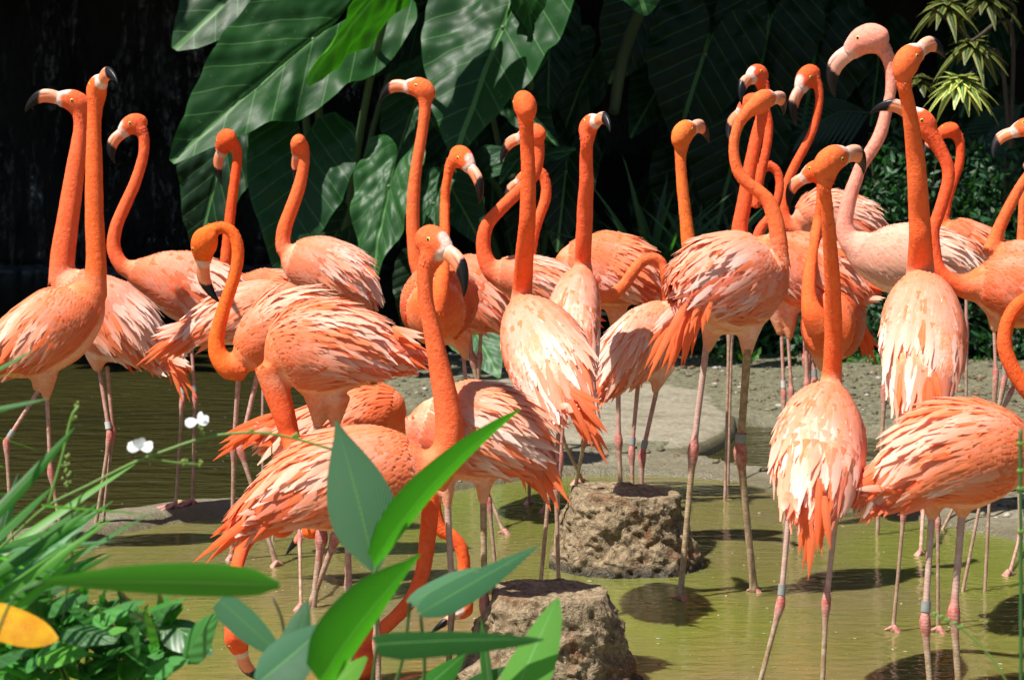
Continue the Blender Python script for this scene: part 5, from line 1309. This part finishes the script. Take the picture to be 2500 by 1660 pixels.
# palm fronds in the dark
for (c0, c1, n_, ll, lab) in [((2010, 262), (1860, 300), 12, 120, 'dim palm frond in the dark left of the arching pink neck'), ((2361, 240), (2230, 380), 14, 150, 'dim palm frond in the shade at the right edge')]:
    d_ = 11.8; P0 = dpt(*c0, d_); P1 = dpt(*c1, d_ - 0.3); b = P0; p = plant('palm_frond', b, lab, 'palm frond', 'palm fronds in the shade')
    A2 = spline([(*P0, 0.010), (*(P0 * .5 + P1 * .5 + np.array((0, 0, 0.05))), 0.008), (*P1, 0.004)], 0.03); v_, f_, u_ = tube(A2[:, :3], A2[:, 3], A2[:, 3], FWD, 8)
    obj('rib', new_mesh('rib', v_ - b, f_, np.tile((0.04, 0.06, 0.03), (len(v_), 1))), M['stem'], p)
    for k in range(n_):
        q_ = (k + 1) / n_; o_ = P0 * (1 - q_) + P1 * q_ + np.array((0, 0, 0.05 * math.sin(q_ * 3)))
        for sd in (-1, 1):
            dr = nrm((P1 - P0)) * 0.75 + UPV * sd * (0.75 if sd < 0 else 0.35); L_ = ll * DS * d_ * (1 - 0.4 * q_)
            blade(p, b, o_, o_ + nrm(dr) * L_, 0.03, (0, -1, 0.7), 1.0, (0.030, 0.06, 0.045), M['strap'], 8, STR, 0, 'leaflet')
# variegated shrub at upper right
t = NT('variegated_leaf'); col = t.attr(); u, w = t.uv(); ab = t.math('ABSOLUTE', t.math('SUBTRACT', u, 0.5)); v = t.coords(); a = t.noise(30, 2, 0.5, v)
c = t.mix(t.math('GREATER_THAN', t.math('ADD', ab, t.math('MULTIPLY', a, 0.06)), 0.30), (0.055, 0.13, 0.03), (0.52, 0.52, 0.11)); c = t.mix(t.math('LESS_THAN', ab, 0.05), c, (0.30, 0.38, 0.08))
t.bsdf(t.mix(1.0, c, col, 'MULTIPLY'), 0.36, t.bump(t.math('SINE', t.math('MULTIPLY', u, 60.0)), 0.2, 0.001), 0.45, translucent=0.2); M['varieg'] = t.m
b = dpt(2330, 330, 9.9); p = plant('variegated_shrub', b, 'variegated shrub with arching yellow edged leaves in rosettes at upper right', 'shrub')
for (P0, P1, P2_, r_) in [((2330, 340), (2300, 120), (2215, 195), 0.010), ((2330, 340), (2330, 60), (2240, 95), 0.010), ((2240, 95), (2200, 60), (2150, 20), 0.008), ((2330, 60), (2340, 20), (2290, -15), 0.008)]:
    A2 = spline([(*dpt(*P0, 9.9), r_), (*dpt(*P1, 9.8), r_), (*dpt(*P2_, 9.4), r_ * 0.7)], 0.03); v_, f_, u_ = tube(A2[:, :3], A2[:, 3], A2[:, 3], FWD, 8)
    obj('branch', new_mesh('branch', v_ - b, f_, np.tile((0.10, 0.085, 0.055), (len(v_), 1))), M['bark'], p)
rng = np.random.default_rng(33)
for (cx_, cy_, R_, n_, d_, br) in [((2215), 190, 70, 40, 9.3, 0.95), (2240, 105, 70, 22, 9.6, 0.32), (2180, 15, 75, 20, 9.7, 0.32), (2275, 0, 70, 20, 9.7, 0.25), (2120, 185, 50, 12, 9.8, 0.2)]:  # br: front rosette coloured as lit, the others dimmed as shaded
    cpt = dpt(cx_, cy_, d_)
    for k in range(n_):
        a_ = k * 2.399; el = -0.35 + 1.25 * (k / n_); L_ = R_ * DS * d_ * rng.uniform(0.85, 1.15)
        dv = np.array((math.cos(a_) * math.cos(el), math.sin(a_) * math.cos(el) - 0.25, math.sin(el) + 0.15)); dv = nrm(dv)
        tipp = cpt + dv * L_ * 0.85 + np.array((0, 0, -0.62 * L_ * (1.1 - 0.6 * el)))
        nn = nrm(np.array((0, 0, 1.0)) - dv * dv[2] + dv * 0.01)
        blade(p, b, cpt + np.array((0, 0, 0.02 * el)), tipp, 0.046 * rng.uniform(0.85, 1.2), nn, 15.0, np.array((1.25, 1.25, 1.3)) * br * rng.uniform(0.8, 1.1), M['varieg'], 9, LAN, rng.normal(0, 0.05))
# leafy shrubs and low ground cover on the bank
def leafmass(name, boxes, n, size, colf, label, cat, group=None, kind=None, mat='small_leaf', shell=0.0, up=0.5, stems=True):
    cs_ = np.array([bx[:3] for bx in boxes]); off = np.array((cs_[:, 0].mean(), cs_[:, 1].mean(), 0.0))
    k_ = rng.integers(0, len(boxes), n); BA = []; 
    dirs = nrm(rng.normal(0, 1, (n, 3))); rad = rng.uniform(shell, 1, n) ** 0.5
    bb = np.array(boxes)[k_]; cpts = bb[:, :3] + dirs * rad[:, None] * bb[:, 3:6]
    tw = nrm(rng.normal(0, 1, (n, 3)) + np.array((0, -0.5, 0.2)))
    nor_ = nrm(rng.normal(0, 0.55, (n, 3)) + np.array((0, -0.35, up))); nor_ = nrm(nor_ - tw * np.sum(nor_ * tw, 1, keepdims=True))
    LL = size * rng.uniform(0.6, 1.3, n); cc = np.array([colf(z) for z in rad])
    v_, f_, c_, u_ = feathers(cpts, tw, nor_, LL, LL * rng.uniform(0.36, 0.5, n), np.full(n, 3.0), cc, cc, 4, prof=[0.15, 1.0, 0.75, 0.05])
    if kind == 'stuff':
        return tag(obj(name, new_mesh(name, v_, f_, c_, u_), M[mat]), label, cat, group, kind)
    root = plant(name, off, label, cat, group)
    cr = obj('foliage', new_mesh('foliage', v_ - off, f_, c_, u_), M[mat], root); cr['kind'] = 'stuff'
    G = Mix()
    for bx in boxes:
        for q_ in range(3):
            e_ = np.array(bx[:3]) + rng.normal(0, 0.5, 3) * np.array(bx[3:6]); s0 = off + np.array((rng.normal(0, 0.1), rng.normal(0, 0.1), 0.0))
            A2 = spline([(*s0, 0.012), (*(s0 * .4 + e_ * .6), 0.008), (*e_, 0.003)], 0.08); vv, ff, uu = tube(A2[:, :3], A2[:, 3], A2[:, 3], np.array((0.2, -1, 0.1)), 6); G.add(vv, ff, (0.05, 0.04, 0.025))
    obj('stems', G.mesh('stems', off), M['bark'], root)
    return root
def bxp(x, y, d, rx, ry, rz): q = dpt(x, y, d); return (q[0], q[1], q[2], rx, rz, ry)
gc = lambda z: np.array((0.013, 0.056, 0.019)) * rng.uniform(0.3, 1.9)
leafmass('leafy_shrub', [bxp(2060, 430, 11.1, .22, .25, .3), bxp(2110, 520, 11.2, .3, .25, .3), bxp(2080, 360, 11.4, .2, .2, .2)], 1500, 0.055, gc, 'small-leaved dark shrub between the pale pink neck and the vivid one', 'shrub', 'small-leaved shrubs on the bank')
leafmass('leafy_shrub', [bxp(2300, 450, 11.3, .35, .3, .3), bxp(2340, 600, 11.1, .3, .3, .3), bxp(2240, 560, 11.3, .3, .35, .3), bxp(2200, 380, 11.6, .3, .2, .3)], 2400, 0.055, gc, 'small-leaved dark shrub filling the shade at the right edge', 'shrub', 'small-leaved shrubs on the bank')
leafmass('leafy_shrub', [bxp(2060, 720, 11.2, .3, .22, .25), bxp(2180, 760, 11.2, .3, .25, .25), bxp(2270, 700, 11.2, .35, .25, .25), bxp(2350, 780, 11.1, .25, .2, .25)], 2600, 0.06, gc, 'dense green shrub behind the legs at right, reaching down to the mud', 'shrub', 'small-leaved shrubs on the bank')
leafmass('leafy_shrub', [bxp(1660, 800, 11.4, .25, .15, .25), bxp(1780, 790, 11.4, .28, .2, .25), bxp(1900, 770, 11.3, .25, .25, .25), bxp(1850, 700, 11.6, .3, .2, .25)], 2300, 0.07, gc, 'leafy green shrub behind the mud-caked legs', 'shrub', 'small-leaved shrubs on the bank')
def row(n): return [bxp(rng.uniform(1560, 2480), 845 + rng.normal(0, 7), 10.95 + rng.uniform(-0.1, 0.25), .14, .05, .12) for _ in range(n)]
leafmass('ground_cover', row(34), 2600, 0.05, lambda z: np.array((0.045, 0.125, 0.020)) * rng.uniform(0.6, 1.6), 'low sunlit leaves creeping along the back edge of the mud', 'ground cover', kind='stuff', up=0.9)

# an unseen tree, added so its crown shades everything behind the pond
rng = np.random.default_rng(77)
n = 9000; xs_ = rng.uniform(-15, 15, n); ys_ = 10.15 + (rng.random(n) ** 1.1) * 15; 
keepm = (ys_ > 10.9) | (rng.random(n) < 0.75)
xs_, ys_ = xs_[keepm], ys_[keepm]; xs_ = np.r_[xs_, rng.uniform(-16, 16, 5000)]; ys_ = np.r_[ys_, rng.uniform(13, 25.5, 5000)]
n = len(xs_); zs_ = 3.55 + rng.uniform(0, 0.9, n) + 0.05 * (ys_ - 10)
dirs = nrm(np.column_stack([rng.normal(0, 1, n), rng.normal(0, 1, n), rng.normal(0, 0.15, n)])); nor_ = nrm(np.column_stack([rng.normal(0, .25, n), rng.normal(0, .25, n), np.ones(n)])); nor_ = nrm(nor_ - dirs * np.sum(nor_ * dirs, 1, keepdims=True))
LL = rng.uniform(0.5, 0.95, n) * np.where(ys_ > 13, 1.3, 1.0) * np.clip((ys_ - 9.6) / 1.5, 0.45, 1); cc = np.array((0.03, 0.07, 0.02)) * rng.uniform(0.6, 1.3, (n, 1))
off = np.array((6.8, 16.5, 0.0))
v_, f_, c_, u_ = feathers(np.column_stack([xs_, ys_, zs_]), dirs, nor_, LL, LL * 0.62, np.full(n, 0.4), cc, cc, 5, prof=OVA)
tr = plant('added_shade_tree', off, 'unseen broad-leaved tree added so that its crown shades the rock face', 'tree')
o_ = obj('crown', new_mesh('crown', v_ - off, f_, c_, u_), M['small_leaf'], tr); o_['kind'] = 'stuff'
A2 = spline([(*off, 0.45), (6.9, 16.6, 1.5, 0.34), (6.6, 16.4, 3.8, 0.26)], 0.2); v_, f_, u_ = tube(A2[:, :3], A2[:, 3], A2[:, 3], np.array((0, -1, 0.1)), 20)
obj('trunk', new_mesh('trunk', v_ - off, f_), M['bark'], tr)
for k in range(9):
    a_ = k * 0.7 + 0.3; e_ = np.array((6.6 + 7 * math.cos(a_), 16.4 + 4.5 * math.sin(a_), 4.3))
    A2 = spline([(6.6, 16.4, 3.3, 0.16), (*(np.array((6.6, 16.4, 4.0)) * .5 + e_ * .5), 0.10), (*e_, 0.03)], 0.3); v_, f_, u_ = tube(A2[:, :3], A2[:, 3], A2[:, 3], np.array((0.1, 0.1, 1)), 10)
    obj('limb', new_mesh('limb', v_ - off, f_), M['bark'], tr)
# ------------------------------------------------------------------ plants close to the camera
def fpt(fr, x, y, d): return at(*fr(x, y), d)
def fw(fr, px, d): return px / fr.k / F_PX * d
def stemline(parent, off, pts, r, col, name='stem'):
    A2 = spline([(*q[:3], r if len(q) < 4 else q[3]) for q in pts], 0.012); v_, f_, u_ = tube(A2[:, :3], A2[:, 3], A2[:, 3], FWD, 10)
    return obj(name, new_mesh(name, v_ - off, f_, np.tile(col, (len(v_), 1))), M['stem'], parent)
dg = (0.012, 0.060, 0.012); mg = (0.022, 0.125, 0.008); bg_ = (0.10, 0.215, 0.135); lg = (0.11, 0.30, 0.02)  # bg_: sky light reflected by the leaf, put into its pale blue green
b = fpt(F6, 220, 1750, 2.8); p = plant('arrowroot_plant', b, 'broad-leaved marsh plant at bottom centre, one pale leaf upright like a spearhead', 'marsh plant')
C0 = fpt(F6, 225, 1045, 2.75)
blade(p, b, C0, fpt(F6, 42, 338, 2.75), fw(F6, 330, 2.75), (-0.15, -1, 0.35), 1.2, bg_, M['blade'], 30, [0.12, 0.50, 0.82, 0.98, 1.0, 0.95, 0.83, 0.66, 0.45, 0.22, 0.04], -0.06)
blade(p, b, fpt(F6, 222, 1005, 2.70), fpt(F6, 912, 285, 2.9), fw(F6, 235, 2.7), (0.35, -0.85, -0.45), -1.0, (0.05, 0.22, 0.012), M['blade'], 30, [0.5, 0.9, 1.0, 0.97, 0.88, 0.76, 0.62, 0.46, 0.28, 0.04], 0.10)
blade(p, b, fpt(F6, -40, 1575, 2.45), fpt(F6, 442, 968, 2.6), fw(F6, 375, 2.5), (0.35, -0.85, -0.40), -0.8, (0.045, 0.20, 0.012), M['blade'], 30, [0.6, 0.92, 1.0, 0.98, 0.92, 0.82, 0.66, 0.45, 0.2, 0.04], 0.04)
blade(p, b, fpt(F6, 445, 1245, 2.65), fpt(F6, 1000, 930, 2.8), fw(F6, 165, 2.65), (0.2, -0.75, 0.9), -1.2, (0.045, 0.135, 0.075), M['blade'], 28, [0.35, 0.8, 1.0, 1.0, 0.95, 0.85, 0.7, 0.5, 0.28, 0.05], 0.08)
blade(p, b, fpt(F6, 390, 1200, 2.85), fpt(F6, 722, 1030, 2.95), fw(F6, 130, 2.85), (0, -0.8, 0.9), 1.0, bg_, M['blade'], 20, [0.3, 0.75, 0.95, 1.0, 1.0, 0.98, 0.9, 0.6, 0.12], 0.0)
blade(p, b, fpt(F6, 232, 1395, 2.35), fpt(F6, 1030, 1372, 2.5), fw(F6, 165, 2.4), (0.1, -0.7, 0.75), 0.8, dg, M['blade'], 28, [0.7, 1.0, 1.0, 0.95, 0.88, 0.78, 0.66, 0.52, 0.32, 0.05], -0.03)
blade(p, b, fpt(F6, 900, 1620, 2.75), fpt(F6, 1095, 1185, 2.9), fw(F6, 250, 2.8), (-0.3, -0.9, 0.6), -2.0, (0.09, 0.24, 0.035), M['blade'], 26, [0.5, 0.85, 1.0, 1.0, 0.95, 0.85, 0.75, 0.6, 0.42, 0.1], 0.10)
blade(p, b, fpt(F6, -90, 1700, 2.9), fpt(F6, 185, 1455, 2.95), fw(F6, 170, 2.9), (0.2, -0.6, 0.9), 0.8, lg, M['blade'], 20, OVA, 0.0)
blade(p, b, fpt(F6, 430, 1640, 2.9), fpt(F6, 660, 1440, 3.0), fw(F6, 130, 2.9), (0.2, -0.6, 0.9), 0.8, mg, M['blade'], 20, LAN, 0.0)
blade(p, b, fpt(F6, 780, 1700, 3.0), fpt(F6, 735, 1275, 3.05), fw(F6, 60, 3.0), (0.4, -0.9, 0.3), 0.8, mg, M['blade'], 20, LAN, 0.0)
blade(p, b, fpt(F6, 620, 1640, 3.0), fpt(F6, 850, 1500, 3.05), fw(F6, 110, 3.0), (0.2, -0.6, 0.9), 0.8, dg, M['blade'], 20, LAN, 0.0)
for a_, c_ in [((225, 1040), (180, 1780)), ((395, 1200), (250, 1780)), ((905, 1600), (860, 1800)), ((235, 1400), (120, 1790)), ((445, 1250), (420, 1800))]:
    P0, P1 = fpt(F6, *a_, 2.75), fpt(F6, *c_, 2.8); stemline(p, b, [P0, (P0 + P1) / 2 + np.array((0.008, 0, 0)), P1], 0.0022, (0.07, 0.15, 0.04))
b = fpt(F5, 1330, 1760, 2.6); p = plant('arrowroot_plant', b, 'marsh plant with blue green leaves left of the spearhead leaf, stalk bare', 'marsh plant')
blade(p, b, fpt(F5, 1050, 1300, 2.6), fpt(F5, 1350, 1570, 2.6), fw(F5, 150, 2.6), (0.3, -0.9, 0.4), 1.0, (0.085, 0.20, 0.125), M['blade'], 22, [0.6, 0.95, 1.0, 1.0, 0.9, 0.75, 0.5, 0.2], 0.0)
blade(p, b, fpt(F5, 1380, 1640, 2.55), fpt(F5, 1475, 1300, 2.6), fw(F5, 175, 2.55), (0.5, -0.9, 0.4), -1.5, (0.07, 0.17, 0.10), M['blade'], 22, [0.6, 0.95, 1.0, 0.9, 0.78, 0.6, 0.35, 0.05], -0.06)
blade(p, b, fpt(F5, 1230, 1700, 2.5), fpt(F5, 1560, 1420, 2.5), fw(F5, 260, 2.5), (-0.2, -0.9, 0.5), 1.0, (0.055, 0.15, 0.09), M['blade'], 22, OVA, -0.06)
stemline(p, b, [fpt(F5, 1305, 1290, 2.6), fpt(F5, 1350, 1400, 2.6), fpt(F5, 1370, 1600, 2.6)], 0.0016, (0.05, 0.05, 0.03)); stemline(p, b, [fpt(F5, 1355, 1570, 2.6), fpt(F5, 1370, 1760, 2.6)], 0.002, (0.06, 0.12, 0.05))
b = fpt(F5, 300, 1500, 2.2); p = plant('blade_leaf_plant', b, 'plant with one long flat bright green leaf lying level across the lower left', 'marsh plant')
blade(p, b, fpt(F5, 200, 1215, 2.25), fpt(F5, 1335, 1232, 2.2), fw(F5, 185, 2.2), (0.0, -0.95, -0.30), -0.4, (0.05, 0.25, 0.010), M['strap'], 34, [0.12, 0.35, 0.55, 0.72, 0.85, 0.94, 1.0, 1.0, 0.96, 0.78, 0.2], 0.0)
stemline(p, b, [fpt(F5, 210, 1212, 2.25), fpt(F5, 60, 1300, 2.25), fpt(F5, -60, 1600, 2.25)], 0.0016, (0.05, 0.14, 0.03))
# left: strap-leaved swamp plant with white flowers
b = fpt(F5, -120, 1700, 2.9); p = plant('strap_leaf_plant', b, 'clump of long strap leaves and a white flowered stalk at lower left', 'marsh plant')
straps = [(-60, 930, 355, 478, 62, mg), (-60, 1120, 640, 655, 62, (0.09, 0.26, 0.03)), (-60, 1230, 380, 900, 60, dg), (-30, 1290, 420, 930, 90, (0.10, 0.22, 0.11)), (-60, 1180, 85, 700, 66, dg),
          (40, 1290, 720, 888, 44, mg), (120, 1270, 545, 1082, 42, mg), (-60, 1370, 540, 1150, 66, (0.03, 0.10, 0.02)), (-60, 225, 165, 105, 20, (0.12, 0.28, 0.10)), (-60, 240, 105, 222, 18, mg), (-60, 395, 235, 338, 26, (0.15, 0.27, 0.14)),
          (-60, 510, 195, 595, 14, mg), (-60, 790, 155, 808, 14, mg), (-60, 1040, 250, 760, 70, mg), (-60, 420, 40, 392, 12, mg), (-80, 1080, 330, 1010, 50, (0.05, 0.16, 0.03)), (200, 850, 715, 892, 16, lg), (-80, 980, 60, 850, 60, lg), (-60, 1300, 300, 1190, 60, dg), (-60, 660, 20, 668, 10, mg)]
rng = np.random.default_rng(55)
for k in range(58):
    x1 = rng.uniform(60, 560); y1 = 1330 - x1 * rng.uniform(0.3, 1.1) + rng.uniform(-60, 120)
    straps.append((rng.uniform(-160, -20), rng.uniform(1050, 1480), x1, y1, rng.uniform(34, 62), [(0.04, 0.18, 0.012), mg, (0.09, 0.28, 0.025), (0.12, 0.27, 0.13)][k % 4]))
for k, (x0, y0, x1, y1, w_, c_) in enumerate(straps):
    d_ = 2.75 + 0.5 * ((k * 7) % 10) / 10
    blade(p, b, fpt(F5, x0, y0, d_), fpt(F5, x1, y1, d_ + 0.1), fw(F5, w_, d_), (0.4 * (-1) ** k, -0.75, 0.8), 0.9, c_, M['strap'], 22, STR, -0.05)
d_ = 2.95
st = lambda *q: [fpt(F5, x, y, d_) for x, y in q]
stemline(p, b, st((-80, 1130), (100, 960), (230, 850), (420, 755), (640, 645), (800, 585), (930, 540), (1060, 512), (1250, 503), (1420, 533), (1600, 585)), 0.0019, (0.13, 0.26, 0.04), 'flower_stalk')
stemline(p, b, st((230, 850), (262, 740), (300, 610), (342, 430), (376, 375)), 0.0022, (0.14, 0.28, 0.05), 'flower_stalk')
stemline(p, b, st((700, 622), (820, 642), (960, 655)), 0.0014, (0.12, 0.24, 0.04), 'flower_stalk')
stemline(p, b, st((325, 600), (330, 780), (345, 900), (345, 1080), (300, 1400)), 0.0011, (0.02, 0.05, 0.02), 'flower_stalk')
for (x, y) in [(376, 378), (352, 425), (965, 500), (1200, 498), (1420, 520), (720, 615), (880, 650), (960, 650), (325, 620), (322, 660), (320, 700), (318, 740)]:
    G = Geo()
    for q_ in range(5):
        G.add(ico_v * 0.0022 * (1, 1, 1.5) + fpt(F5, x + rng.normal(0, 9), y + rng.normal(0, 9), d_), ico_f, (0.20, 0.28, 0.05))
    obj('bud', G.mesh('bud', b), M['stem'], p)
for (x, y, w_) in [(672, 562, 62), (944, 435, 56)]:
    fl = bpy.data.objects.new('flower', None)
    cpt = fpt(F5, x, y + 12, d_ - 0.01); 
    for k in range(3):
        a_ = (math.radians(160), math.radians(22), math.radians(95))[k] if x < 800 else (math.radians(186), math.radians(20), math.radians(60))[k]
        tp = cpt + (RGT * math.cos(a_) + UPV * math.sin(a_) * 0.7 - FWD * (0.3 if k == 2 else 0.1)) * fw(F5, w_, d_)
        blade(p, b, cpt, tp, fw(F5, w_ * 1.0, d_), (0.1, -0.8, 0.8), 12.0, (0.85, 0.86, 0.88), M['petal'], 10, [0.25, 0.7, 1.0, 1.05, 0.95, 0.5], 0, 'petal')
    bpy.data.objects.remove(fl)
# dark bush at the lower left, and the yellow leaf on it
b = fpt(F5, 450, 1800, 3.1); p = plant('glossy_bush', b, 'low bush of dark glossy oval leaves along the bottom left edge', 'bush')
rng = np.random.default_rng(66)
lv = [(760, 1500, 690, 1330, 110), (640, 1560, 660, 1340, 110), (700, 1450, 870, 1320, 100), (880, 1590, 1040, 1370, 110), (560, 1440, 460, 1330, 90), (760, 1430, 620, 1380, 110), (800, 1400, 1010, 1560, 130), (300, 1440, 560, 1500, 100), (280, 1520, 600, 1440, 90), (420, 1600, 610, 1520, 110), (200, 1340, 420, 1290, 90), (560, 1620, 780, 1560, 120), (180, 1580, 420, 1560, 100), (100, 1620, 300, 1500, 90), (-60, 1600, 160, 1540, 100), (700, 1640, 900, 1590, 100), (320, 1350, 540, 1390, 80), (250, 1420, 90, 1300, 80), (480, 1370, 690, 1310, 80)]
for k, (x0, y0, x1, y1, w_) in enumerate(lv):
    d_ = 3.0 + 0.25 * ((k * 3) % 7) / 7
    blade(p, b, fpt(F5, x0, y0, d_), fpt(F5, x1, y1, d_ - 0.05), fw(F5, w_, d_) * 1.5, (rng.normal(0, .5), -0.6, 0.9), 3.0, np.array((0.030, 0.115, 0.026)) * rng.uniform(0.5, 1.8) if k % 4 else (0.07, 0.24, 0.02), M['small_leaf'], 16, OVA, rng.normal(0, .05))
for k in range(230):
    x0 = rng.uniform(-80, 790); y0 = rng.uniform(1340, 1700); a_ = rng.uniform(0, 6.28); d_ = 3.15 + rng.uniform(0, 0.25); l_ = rng.uniform(110, 210)
    blade(p, b, fpt(F5, x0, y0, d_), fpt(F5, x0 + math.cos(a_) * l_, y0 - abs(math.sin(a_)) * l_ * 0.7, d_ - 0.03), fw(F5, 120, d_), (rng.normal(0, .6), -0.5, 0.9), 3.0, np.array((0.030, 0.135, 0.018)) * rng.uniform(0.4, 2.2), M['small_leaf'], 10, OVA, rng.normal(0, .05))
for k in range(8): stemline(p, b, [fpt(F5, 100 + k * 120, 1450 + 20 * (k % 3), 3.2), fpt(F5, 200 + k * 90, 1620, 3.2), fpt(F5, 400, 1900, 3.15)], 0.002, (0.03, 0.07, 0.02))
b = fpt(F5, -100, 1400, 2.6)
t = NT('yellow_leaf'); u, w = t.uv(); v = t.coords(); a = t.noise(25, 4, 0.6, v)
c = t.mix(t.ramp(a, [(0.4, (0, 0, 0)), (0.65, (1, 1, 1))]), (0.74, 0.42, 0.015), (0.62, 0.22, 0.01)); t.bsdf(c, 0.5, t.bump(t.math('SINE', t.math('MULTIPLY', t.math('SUBTRACT', w, t.math('MULTIPLY', t.math('ABSOLUTE', t.math('SUBTRACT', u, 0.5)), 0.6)), 110.0)), 0.4, 0.002), 0.35, translucent=0.3); M['yellow'] = t.m
yl = blade(None, b, fpt(F5, -120, 1350, 2.6), fpt(F5, 275, 1490, 2.6), fw(F5, 200, 2.6), (0.1, -0.8, 0.8), 1.5, (0.7, 0.35, 0.01), M['yellow'], 22, [0.6, 0.9, 1.0, 1.0, 0.98, 0.92, 0.8, 0.55, 0.12], 0.0, 'yellow_leaf')
yl.location = b; tag(yl, 'withered orange yellow leaf resting on the bush at the lower left corner', 'leaf')
# right edge
b = fpt(F7, 1748, 1700, 3.0); p = plant('reed', b, 'thin upright green reed stalk crossing the right edge', 'reed')
stemline(p, b, [fpt(F7, 1750, 1700, 3.0), fpt(F7, 1749, 1000, 3.0), fpt(F7, 1746, 640, 3.0), fpt(F7, 1748, 370, 3.0)], 0.0027, (0.035, 0.12, 0.03))
for y in (430, 560, 645, 850): stemline(p, b, [fpt(F7, 1738, y, 3.0), fpt(F7, 1746, y + 14, 3.0), fpt(F7, 1758, y, 3.0)], 0.0032, (0.14, 0.28, 0.04), 'node')
b = fpt(F7, 1700, 1640, 2.8); p = plant('grass_plant', b, 'fine grass stem with seeds slanting across the lower right water', 'grass')
stemline(p, b, [fpt(F7, 1720, 1640, 2.8), fpt(F7, 1600, 1450, 2.8), fpt(F7, 1450, 1310, 2.8), fpt(F7, 1325, 1248, 2.8)], 0.0011, (0.16, 0.33, 0.06))
for k in range(9): 
    G = Geo(); G.add(ico_v * 0.0020 * (1.6, 1, 1) + fpt(F7, 1340 + k * 16, 1252 + k * 8 + (6 if k % 2 else -6), 2.8), ico_f, (0.16, 0.3, 0.06)); obj('seed', G.mesh('seed', b), M['stem'], p)
